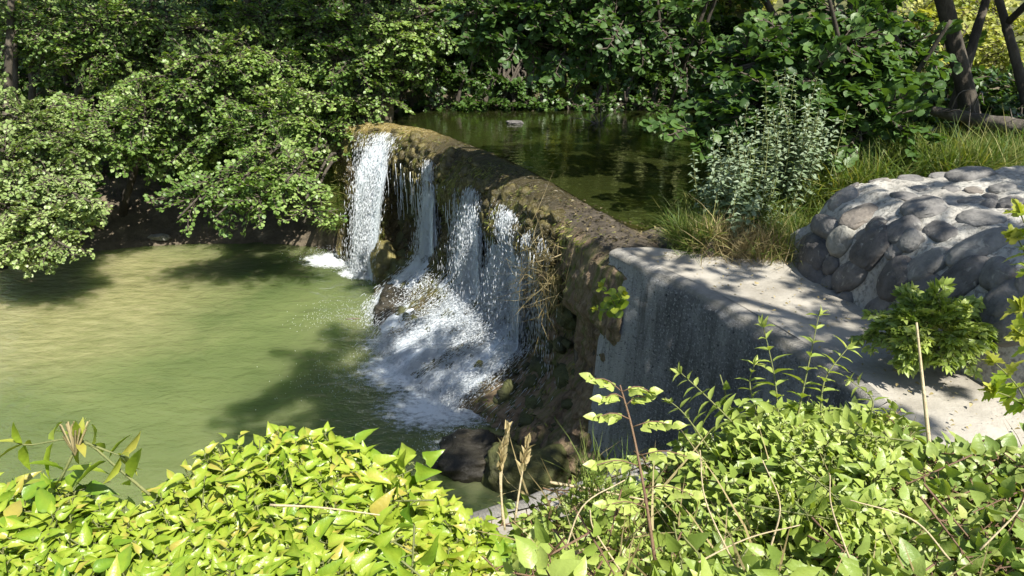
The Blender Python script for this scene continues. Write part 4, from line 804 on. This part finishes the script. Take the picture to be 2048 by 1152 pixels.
def on_ground(x, y): return np.column_stack([x, y, GA(x, y)-.01])
def clump(name, label, c, r, n, h, mat='grass', lean=.35, group=None, cat='grass clump', surfz=None):
    x = c[0]+rng.normal(0, r*.5, n); y = c[1]+rng.normal(0, r*.5, n); q = on_ground(x, y)
    if surfz is not None: q[:, 2] = surfz
    a = Acc(); grass_pts(a, q, h, lean); return tag(build(name, a, M[mat], loc=(c[0], c[1], q[:, 2].mean())), label, cat, group)
a = Acc()
n = 22000; x = rng.uniform(1.7, 9, n); y = rng.uniform(6.7, 12.5, n); k = (sd(POND, x, y) > .05) & ~((x < 2.3) & (y < 7.7)); x, y = x[k], y[k]; q = on_ground(x, y); q[:, 2] = np.maximum(q[:, 2], .0)
grass_pts(a, q, .42, .3); 
n = 14000; x = rng.uniform(3.0, 9, n); y = rng.uniform(7, 8.6, n); q = on_ground(x, y); grass_pts(a, q, .6, .45)
n = 5000; x = rng.uniform(-3, 8, n); y = rng.uniform(16.7, 18.5, n); grass_pts(a, on_ground(x, y), .35, .4)
n = 2500; x = rng.uniform(-12, -3, n); y = rng.uniform(15.5, 18.5, n); q = on_ground(x, y); k = vn(q*1.2, 4) > .1; grass_pts(a, q[k], .25, .4)
tag(build('grass', a, M['grass']), kind='stuff')
GC = 'grass clumps at the edge of the slab'
for k, (u, v, r, n, h, mt, lb) in enumerate([(1400, 495, .22, 500, .42, 'grass', 'pale green arching grass clump nearest the pond mud'), (1460, 500, .28, 650, .42, 'drygrass', 'straw coloured grass clump at the back edge of the slab'), (1530, 505, .28, 650, .4, 'drygrass', 'dry tangled grass clump in the middle of the slab edge'), (1590, 500, .25, 500, .5, 'grass', 'green and straw grass clump against the stone wall end'), (1500, 470, .3, 600, .6, 'grass', 'tall green grass clump under the grey mint'), (1600, 440, .35, 700, .7, 'grass', 'tall dark green grass clump behind the stone wall end'), (1370, 480, .15, 250, .35, 'grass', 'small green grass tuft by the pond shore')]):
    clump('grass_clump', lb, P(u, v, .05), r, n*2, h, mt, .5, GC)
for k, (u, v, s, lb) in enumerate([(1720, 350, 7.9, 'bright green arching grass clump just behind the stone wall crest'), (1830, 300, 8.2, 'arching grass clump between stone wall and fallen log'), (1930, 300, 7.9, 'leafy grass clump in front of the fallen log')]):
    g = G(u, v, s); clump('grass_clump', lb, g, .4, 1300, .7, 'grass', .5, 'grass clumps behind the stone wall')
# dry grass hanging on the weir face
c0, _ = face(s_of_y(8.35), q_of_z(-.6)); a = Acc(); n = 170; q = c0+rng.normal(0, 1, (n, 3))*np.array([.16, .3, .22])
grass_pts(a, q, .5, .7, BT, dirb=np.array([-.5, -.2, -.3])); q = c0+rng.normal(0, 1, (120, 3))*np.array([.12, .25, .2]); grass_pts(a, q, .85, .5, BT, dirb=np.array([-.5, -.2, -1.9]))
tag(build('dry_grass', a, M['drygrass'], loc=c0), 'tangle of dry straw grass hanging over the weir face near the pillar', 'grass clump')
# vegetation of the steep bank left of the falls
a = Acc(); n = 6500; u = rng.uniform(645, 735, n); v = rng.uniform(240, 450, n); q = np.array([D(x, y, 15.3+.25*math.sin(x*.1)) for x, y in zip(u, v)]); k = (u < 735-(v-240)*.16)
grass_pts(a, q[k], .38, .5, dirb=np.array([-.1, -.7, -.9])); tag(build('hanging_grass', a, M['grass'], loc=D(690, 430, 15.2)), 'yellow green grass curtain hanging on the bank left of the falls', 'grass clump')
# earth cliff left of falls
uu = np.linspace(0, 1, 50); A, B = np.meshgrid(uu, uu, indexing='ij'); cl = np.array([(-5.6, 16.6), (-4.4, 15.7), (-3.55, 14.95), (-2.85, 14.7), (-2.45, 14.75)]); cx = np.interp(A, np.linspace(0, 1, 5), cl[:, 0]); cy_ = np.interp(A, np.linspace(0, 1, 5), cl[:, 1])
zt = np.interp(A, [0, .4, 1], [-.6, .3, .35]); zb = -2.8; q = np.stack([cx+.3*B-.15, cy_+.5*B-.1, zb+(zt-zb)*B], -1); q[..., :2] += .16*fbm(q, 1.6, 5, 15)[..., None]
a = Acc(); a.add(q, [grid(50, 50)], .2); tag(build('earth_bank', a, M['ground']), kind='structure')
# ------------------------------------------------------------ plants
def plant_stem(aL, aS, path, rad, T, size, gap, pair=True, spread=1.0, up=.3, start=.15, mi=0, tip=.5, sn=5, whorl=2):
    c = curve(path, 16); L = np.concatenate([[0], np.cumsum(np.linalg.norm(np.diff(c, axis=0), axis=1))]); tube(aS, c, np.linspace(rad, rad*.35, 16), sn)
    s = np.arange(L[-1]*start, L[-1], gap); 
    if not len(s): return
    q = np.stack([np.interp(s, L, c[:, i]) for i in range(3)], -1); t = nz(np.stack([np.interp(s, L, np.gradient(c[:, i])) for i in range(3)], -1))
    ph = np.arange(len(s))*1.6+rng.random()*6; a1 = nz(np.cross(t, [.2, .1, 1.])+1e-6); b1 = np.cross(t, a1); f = 1-(1-tip)*np.linspace(0, 1, len(s))
    for w_ in range(whorl):
        an = ph+w_*2*np.pi/whorl+rng.normal(0, .25, len(s)); d = (a1*np.cos(an)[:, None]+b1*np.sin(an)[:, None])*spread+t*up+rng.normal(0, .12, (len(s), 3))
        inst(aL, T, q+nz(d)*rad, d, t+np.array([0, 0, .6])+rng.normal(0, .25, (len(s), 3)), size*f*rng.uniform(.75, 1.15, len(s)), np.clip(.35+.4*rng.random(len(s))+.2*np.linspace(0, 1, len(s)), 0, 1), mi)
    inst(aL, T, q[-1:].repeat(3, 0), t[-1]+rng.normal(0, .4, (3, 3)), rv(3)+[0, 0, .5], size*tip*.8, .85, mi)
def plant(name, label, cat, paths, rad, T, size, gap, mat, stem='stem', group=None, **kw):
    th = thing(name, label, cat, paths[0][0], group); aL, aS = Acc(), Acc()
    for p_ in paths: plant_stem(aL, aS, p_, rad, T, size, gap, **kw)
    build('stem', aS, M[stem], th); build('leaves', aL, M[mat], th); return th
def fan(u, v, w, h, s, n, z0=.05, lean=.2):   # stems rising from a patch of ground
    out = []
    for i in range(n):
        du = rng.uniform(-w, w)*.7; b = P(u+du*.6, v, z0)+[rng.normal(0, .05), rng.normal(0, .12), 0]; b[2] = max(gz(b[0], b[1]), 0)-.02; hh_ = h*rng.uniform(.35, 1.05)*s/FPX
        tp_ = b+np.array([du/FPX*s*.6+rng.normal(0, lean*.6), rng.normal(0, .16), hh_]); out.append([b, (b+tp_)/2+rng.normal(0, .06, 3), tp_])
    return out
GM = 'grey green mint plants at the pond edge'
for u, v, w, h, n, lb in [(1475, 480, 50, 235, 20, 'grey green mint plant nearest the pond with dropping pale leaves'), (1545, 460, 60, 275, 24, 'tall grey green mint plant in the middle with pale flower tips'), (1595, 450, 40, 200, 14, 'shorter grey green mint plant on the right side of the clump'), (1440, 460, 30, 210, 10, 'thin leaning mint plant against the dark water')]:
    plant('mint_plant', lb, 'plant', fan(u, v, w, h, 7.9, int(n*1.6)), .008, T_OVS, .115, .048, 'mint', group=GM, tip=.5, spread=1, up=.2)
# wall-foot bush
wc = D(1865, 660, 5.0); th = thing('wall_bush', 'round bright green small leaved bush growing at the foot of the stone wall', 'bush', (wc[0], wc[1], .05)); aL = Acc(); n = 120
d = rv(n); d[:, 2] = np.abs(d[:, 2])*1.1-.35; o = wc+d*np.array([.3, .22, .22])*(rng.random(n)**.4)[:, None]; sprays(aL, o, d+rng.normal(0, .3, (n, 3)), np.array([0, 0, 1.])+d*.6+SUN*.3, .16*rng.uniform(.6, 1.2, n), T_OVS, .055, twr=.004); build('foliage', aL, [M['shrub'], M['stem']], th)
# sapling in the wall
b = D(1232, 612, 6.75); plant('wall_sapling', 'tiny round leaved sapling sprouting from the concrete wall', 'sapling', [[b, b+[-.02, -.15, .05], b+[-.1, -.2, .2], b+[-.2, -.2, .3]], [b, b+[0, -.15, .1], b+[.03, -.2, .2]], [b, b+[-.1, -.15, .03], b+[-.22, -.2, .05]]], .008, T_ALD, .11, .06, 'ivy', tip=.7)
# ------------------------------------------------------------ foreground shrubs (mounds of leaves on the near bank)
def mound(name, label, u0, u1, sil, snear, n, T, size, mat, k=9, slen=.2, cat='bush', vb=1250, droop=.5, tiltn=.35, up=.25, gaps=-1, vo=42, tw='stem', rough=.06, whorl=1):
    """bush made of many leafy shoots whose tips make a rounded uneven canopy"""
    us = rng.uniform(u0, u1, n); w_ = rng.random(n)**.9*1.2-.2; su = [q[0] for q in sil]
    vs = np.interp(us, su, [q[1] for q in sil])+vo; sf = np.interp(us, su, [q[2] for q in sil]); pts = np.empty((n, 3))
    for i in range(n):
        if w_[i] >= 0: pts[i] = D(us[i], vs[i]+(vb-vs[i])*w_[i], sf[i]+(snear-sf[i])*w_[i])
        else: q = -w_[i]*2.2; pts[i] = D(us[i], vs[i], sf[i])+np.array([0, q*.9, -q*1.3])
    b_ = fbm(pts, 2.4, 3, 8); pts[:, 2] += b_*rough*3-rng.random(n)**2*.2; pts = pts[fbm(pts, 3.3, 3, 5) > gaps]; n = len(pts)
    ax = nz(np.array([.0, -.12, 1.])+rng.normal(0, tiltn, (n, 3))); bp_ = D((u0+u1)/2, 1000, snear+.3); th = thing(name, label, cat, (bp_[0], bp_[1], 0.0))
    aL, aS = Acc(), Acc(); ref = nz(np.cross(ax, [.3, 1, .1])); r2 = np.cross(ax, ref); ph0 = rng.random(n)*6.28; tone = np.clip(.5+.35*fbm(pts, 1.5, 3, 9)+rng.normal(0, .12, n), 0, 1)
    L = slen*rng.uniform(.7, 1.3, n)
    for j in range(k):
        f = (j+.3)/k; st_ = pts-ax*(L*f)[:, None]
        for w in range(whorl):
            an = ph0+j*(2.4 if whorl == 1 else 1.57)+w*np.pi+rng.normal(0, .3, n); o = ref*np.cos(an)[:, None]+r2*np.sin(an)[:, None]
            pet = size*(.15+.55*f); lp = st_+o*pet*.8+ax*pet*.35; d = o+ax*(up+.55*(1-f)**2-droop*f)+np.array([0, 0, -.2])+rng.normal(0, .15, (n, 3))
            nn = ax+o*.25+SUN*.35+rng.normal(0, .28, (n, 3)); sz = size*(.45+.65*min(1, f*2.2+.1))*np.exp(np.clip(rng.normal(0, .18, n), -.4, .3))
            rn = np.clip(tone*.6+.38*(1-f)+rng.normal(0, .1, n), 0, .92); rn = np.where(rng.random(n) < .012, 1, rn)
            inst(aL, T, lp, d, nn, sz, rn); sticks(aL, st_, lp, .0028, .002, .6, 1)
    sticks(aL, pts-ax*L[:, None]*1.3, pts, .0035, .002, .5, 1, 4)
    nb = int(26*(u1-u0)/400)+4
    for i in range(nb):
        q = pts[rng.integers(n)]-ax[0]*.15; g_ = np.array([q[0]+rng.normal(0, .12), q[1]-rng.random()*.15, 0]); mid = (q+g_)/2+rng.normal(0, .08, 3); tube(aS, curve([g_, mid, q], 8), np.linspace(.012, .004, 8), 5)
    build('stem', aS, M['twig'], th); build('foliage', aL, [M[mat], M[tw]], th); return th
T_LV = leaf_t([0, .06, .16, .28, .42, .58, .75, .9, 1], [0, .13, .225, .26, .235, .18, .11, .04, 0], .3, .42, .018)
T_SHO = leaf_t([0, .15, .4, .7, 1], [0, .12, .17, .1, 0], .25, .3, .01)
MID[len(T_LV[0])] = .14; MID[len(T_HED[0])] = .13
SILL = [(-120, 960, 2.3), (0, 925, 2.35), (60, 915, 2.35), (120, 900, 2.3), (170, 935, 2.3), (260, 950, 2.3), (330, 915, 2.35), (400, 880, 2.4), (450, 850, 2.45), (520, 822, 2.5), (580, 815, 2.5), (640, 835, 2.5), (690, 880, 2.5), (760, 925, 2.5), (820, 945, 2.5), (880, 955, 2.5), (960, 965, 2.5), (1010, 1010, 2.45), (1060, 1060, 2.4), (1120, 1090, 2.3)]
mound('ivy_bush', 'glossy yellow green leafy bush in the near left corner', -120, 310, SILL, 1.6, 760, T_LV, .074, 'ivy', droop=.7)
mound('ivy_bush', 'highest peaked yellow green bush at the bottom left of centre', 310, 720, SILL, 1.6, 860, T_LV, .072, 'ivy', droop=.7)
mound('ivy_bush', 'low yellow green bush at the bottom centre under the dark boulder', 720, 1060, SILL, 1.85, 700, T_HED, .064, 'ivy', droop=.7)
SILR = [(1000, 1060, 2.6), (1080, 1010, 2.9), (1150, 975, 3.0), (1220, 940, 3.1), (1300, 920, 3.2), (1380, 885, 3.3), (1450, 850, 3.3), (1520, 815, 3.3), (1580, 790, 3.2), (1660, 800, 3.1), (1740, 835, 3.0), (1800, 850, 3.0), (1880, 880, 2.9), (1960, 900, 2.8), (2048, 910, 2.7), (2180, 910, 2.6)]
mound('bramble_bush', 'sparse bramble with trailing stems over the pale stone ledge', 1000, 1400, SILR, 1.6, 620, T_OVA, .052, 'shrub', 9, .17, gaps=-.35, vo=8, tiltn=.6, droop=.3, tw='redstem')
mound('leafy_shrub', 'dense mid green shrub with upright shoots in front of the concrete wall', 1380, 1780, SILR, 1.6, 1250, T_OVS, .054, 'shrub', 8, .2, vo=-8, tiltn=.45, droop=.1, up=.3, whorl=2, rough=.09)
mound('bramble_bush', 'darker green bramble filling the near right corner', 1760, 2180, SILR, 1.7, 950, T_BRA, .054, 'shrub2', 9, .18, vo=-15, gaps=-.25, tiltn=.6, tw='redstem')
# upright shoots and sprigs
def sh(label, pts, s, size=.075, gap=.045, T=T_SHO, mat='shrub', stem='stem', name='leafy_shoot', rad=.0045, **kw):
    return plant(name, label, 'shoot', [[D(u, v, s_) for u, v, s_ in [(q[0], q[1], s+(.25 if len(q) < 3 else q[2])*0) for q in pts]]], rad, T, size*1.35, gap*.8, mat, stem, tip=.6, up=.45, group='shoots rising from the near shrubs', **kw)
sh('tall leafy shoot standing against the pale slab right of the wall corner', [(1560, 880), (1550, 760), (1525, 645)], 3.0, .085, .06)
sh('slender shoot with pointed leaves on the sunlit slab, topped by a small rosette', [(1590, 860), (1615, 740), (1640, 620)], 3.0, .075, .07)
sh('curved shoot leaning left against the dark concrete wall', [(1500, 880), (1420, 800), (1350, 735)], 3.0, .08, .05)
sh('short leafy shoot in front of the dark concrete wall foot', [(1420, 900), (1370, 830), (1330, 795)], 3.0, .07, .05)
sh('upright shoot crossing the wall edge in the middle of the shrub', [(1640, 850), (1650, 760), (1700, 690)], 3.0, .08, .05)
sh('short bushy shoot beside the tall one before the wall', [(1520, 850), (1500, 770), (1510, 725)], 3.1, .07, .045)
sh('thin shoot with narrow leaves over the slab edge', [(1730, 860), (1745, 800), (1700, 760)], 2.9, .06, .05)
# pinnate ash sapling
aL, aS = Acc(), Acc(); ps = [D(1310, 1120, 2.2), D(1290, 990, 2.25), D(1265, 860, 2.3), D(1240, 770, 2.3)]; th = thing('ash_sapling', 'ash sapling with toothed paired leaflets and a red stem before the concrete wall', 'sapling', ps[0]); c = curve(ps, 20); tube(aS, c, np.linspace(.006, .0025, 20), 6)
for f, sd_, L in [(.99, -1, .11), (.99, 1, .09), (.9, -1, .07), (.86, 1, .08), (.74, -1, .11), (.7, 1, .13), (.55, 1, .15), (.5, -1, .16), (.4, 1, .15), (.3, -1, .14)]:
    q = c[int(f*19)]; d = nz(np.array([sd_, rng.uniform(-.4, .4), rng.uniform(.1, .5)])); e_ = q+d*L+np.array([0, 0, -.02]); tube(aS, curve([q, (q+e_)/2+[0, 0, .02], e_], 6), .002, 4)
    for j in range(5):
        pp = q+(e_-q)*(.25+.18*j)
        for s2 in (1, -1): inst(aL, T_BRA, pp[None], nz(d+np.cross([0, 0, 1], d)*s2*1.0+rng.normal(0, .2, 3))[None], np.array([[.1, -.5, .8]])+rng.normal(0, .45, (1, 3)), .042*(1-.06*j)*(.6+L*2.4), .75)
    inst(aL, T_BRA, e_[None], d[None], np.array([[.1, -.5, .8]]), .04, .85)
build('stem', aS, M['redstem'], th); build('leaves', aL, M['shrub'], th)
a = Acc(); n = 260; uu_ = rng.uniform(1050, 2100, n); vv_ = rng.uniform(930, 1250, n); ss_ = 3.0-(vv_-930)/320*1.2
q = np.array([D(a_, b_, c_) for a_, b_, c_ in zip(uu_, vv_, ss_)]); q[:, 2] -= .12; grass_pts(a, q, .38, .8); tag(build('dry_grass', a, M['drygrass']), kind='stuff')
a = Acc(); n = 120; q = np.array([D(rng.uniform(1150, 1260), rng.uniform(940, 1010), 2.75) for _ in range(n)]); grass_pts(a, q, .2, .5); tag(build('grass_tuft', a, M['grass'], loc=q.mean(0)), 'thin green grass tuft on the stone ledge beside the ash sapling', 'grass tuft')
# trailing sprig upper left of the ivy
plant('vine_sprig', 'arching vine sprig with long pointed leaves above the near left bush', 'sprig', [[D(300, 990, 2.2), D(240, 940, 2.2), D(160, 880, 2.2), D(60, 890, 2.2), D(25, 882, 2.2)], [D(120, 960, 2.2), D(160, 880, 2.2), D(180, 840, 2.2)], [D(170, 885, 2.2), D(210, 900, 2.2), D(250, 915, 2.2)]], .005, T_LAN, .12, .09, 'ivy', tip=.8)
# flowering twigs
for u, v, lb in [(150, 880, 'pale budding twig poking above the near left bush')]:
    b = D(u, v+30, 2.2); a = Acc(); n = 14; d = np.array([0, 0, 1.])+rng.normal(0, .35, (n, 3)); sticks(a, b[None].repeat(n, 0), b+nz(d)*.1, .003, .004, .9); tag(build('bud_twig', a, M['drygrass'], loc=b), lb, 'twig')
# dry stalks
def stalk(label, pts, s, rad=.0045, heads=True, group='dry grass stalks in the foreground'):
    q = curve([D(u, v, s) for u, v in pts], 14); th = thing('dry_stalk', label, 'stalk', q[0], group); a = Acc(); tube(a, q, np.linspace(rad, rad*.5, 14), 5); build('stem', a, M['drystem'], th)
    if heads:
        a = Acc(); n = 34; f = rng.uniform(.62, 1, n); pp = q[np.minimum((f*13).astype(int), 13)]+rng.normal(0, .004, (n, 3)); inst(a, T_LAN, pp, nz(q[-1]-q[-3])+rng.normal(0, .22, (n, 3)), rv(n), .045*(1.3-f*.5)); build('seed_head', a, M['drygrass'], th)
stalk('dry grass stalk with a seed head, left one of the pair on the boulder', [(1005, 1040), (1003, 950), (1018, 845)], 2.6)
stalk('short dry grass stalk close beside the left seed head', [(1010, 1060), (1000, 960), (1006, 885)], 2.6, .004)
stalk('dry grass stalk with seed head leaning right over the mossy pillar foot', [(1030, 1040), (1042, 960), (1058, 875)], 2.6)
stalk('tall bare straw stalk standing in front of the wall foot bush', [(1860, 900), (1845, 760), (1833, 645)], 2.7, .008, False)
stalk('bare dry stem arching over the lower middle of the shrubs', [(1540, 1100), (1560, 1010), (1525, 920)], 2.0, .003, False)
stalk('long dry stem lying across the ivy bush', [(540, 1010), (640, 1015), (760, 1030)], 2.05, .004, False)
stalk('pale dry cane lying over the stone ledge', [(1100, 965), (1180, 978), (1290, 1000)], 2.9, .007, False)
for k, (a0, b0) in enumerate([((1130, 1100), (1250, 960)), ((1480, 1152), (1400, 900)), ((1700, 1120), (1660, 950)), ((1900, 1120), (1700, 1000)), ((1960, 1100), (2048, 1000)), ((1350, 1150), (1600, 1050)), ((1240, 1140), (1180, 1020))]):
    m_ = ((a0[0]+b0[0])/2+rng.uniform(-30, 30), (a0[1]+b0[1])/2-20); th = stalk(['thin dry bramble cane at the bottom middle', 'red brown cane crossing the bottom of the shrub', 'dry cane rising through the dense shrub', 'trailing bramble cane in the right corner', 'bramble cane at the right edge of the frame', 'long low cane across the bottom of the shrubs', 'short bent cane over the stone ledge'][k], [a0, m_, b0], 1.95, .003, False, 'canes among the near shrubs')
# hop leaves at the right edge
for u0, v0, u1, v1, s, lb in [(2070, 560, 2030, 400, 3.2, 'bright lobed leaf vine hanging at the right edge over the stone wall'), (2080, 700, 2030, 600, 3.2, 'lower lobed leaf vine at the right edge'), (2060, 820, 1985, 720, 3.6, 'lobed leaf sprig below the wall foot at right')]:
    plant('hop_vine', lb, 'vine', [[D(u0, v0, s), D((u0+u1)/2+10, (v0+v1)/2, s), D(u1, v1, s)], [D(u0, v0, s), D((u0+u1)/2, (v0+v1)/2+25, s), D(u1-5, v1+60, s)]], .006, T_HOP, .1, .08, 'ivy', group='vines at the right edge', tip=.9)
# fallen log
q = [D(1865, 222, 9.6), D(1930, 235, 9.3), D(2000, 247, 9.0), D(2120, 265, 8.6)]; a = Acc(); tube(a, curve(q, 30), np.linspace(.06, .10, 30), 16, rough=.3)
lg = thing('fallen_log', 'grey fallen log lying on the grassy bank at the right', 'log', q[1]-np.array([0, 0, .12])); build('trunk', a, M['log'], lg)
a = Acc(); 
for k in range(9): s0 = curve(q, 30)[2+3*k]; tube(a, curve([s0, s0+rng.normal(0, .12, 3)+[0, -.1, .12], s0+rng.normal(0, .2, 3)+[0, -.2, .1]], 7), np.linspace(.012, .004, 7), 4)
build('twig', a, M['log'], lg)
a = Acc(); n = 900; x = rng.uniform(.3, 2.2, n); y = rng.uniform(7.1, 9.2, n); k = (x > xc_(y)+.1) & (sd(POND, x, y) > .03); x, y = x[k], y[k]; n = len(x)
inst(a, T_OVS, np.column_stack([x, y, np.maximum(GA(x, y), 0)+.02]), np.column_stack([rng.normal(size=(n, 2)), .1*rng.normal(size=n)]), np.array([0, 0, 1.])+rng.normal(0, .35, (n, 3)), rng.uniform(.02, .06, n)); tag(build('leaf_litter', a, M['deadmoss']), kind='stuff')
# twig in the pond, driftwood in the pool, roots
c = P(1200, 247, 0); a = Acc()
for k in range(9): d = rng.normal(0, .2, 3)*[1.6, .8, 1]; d[2] = abs(d[2])*1.1; tube(a, curve([c-[0, 0, .05], c+d*.5+rng.normal(0, .03, 3), c+d], 6), np.linspace(.012, .005, 6), 4)
tag(build('dead_twig', a, M['log'], loc=c), 'small dead twig sticking out of the still pond', 'twig')
c = P(706, 639, ZL); a = Acc(); tube(a, [c-[.12, 0, 0], c+[0, .01, .01], c+[.13, .03, 0]], [.012, .02, .008], 6); tag(build('driftwood', a, M['driftwood'], loc=c), 'small dark stick floating on the green pool', 'stick')
a = Acc()
for k in range(26):
    b = D(rng.uniform(990, 1050), rng.uniform(110, 150), 16.9); e_ = P(rng.uniform(990, 1060), 213, .05); tube(a, curve([b, (b+e_)/2+rng.normal(0, .12, 3), e_], 8), rng.uniform(.012, .035), 5)
for k in range(12):
    b = D(rng.uniform(735, 770), rng.uniform(180, 215), 15.2); e_ = D(rng.uniform(690, 790), rng.uniform(240, 330), 14.9); tube(a, curve([b, (b+e_)/2+rng.normal(0, .1, 3), e_], 8), rng.uniform(.015, .04), 5)
tag(build('root', a, M['bark'], loc=D(1020, 160, 16.9)), kind='stuff')
# dry leaf litter
a = Acc(); n = 1500; x = rng.uniform(.6, 5, n); y = rng.uniform(3.4, 8, n); k = (sd(TOPP0, x, y) < -.12) | ((y > 7.3) & (sd(POND, x, y) > .1) & (x > xc_(y)+.1)); x, y = x[k], y[k]; n = len(x); inst(a, T_OVS, np.column_stack([x, y, np.where(y > 7.2, GA(x, y), .05)+.015]), np.column_stack([rng.normal(size=(n, 2)), .1*rng.normal(size=n)]), np.array([0, 0, 1.])+rng.normal(0, .3, (n, 3)), rng.uniform(.012, .04, n))
tag(build('leaf_litter', a, M['drygrass']), kind='stuff')
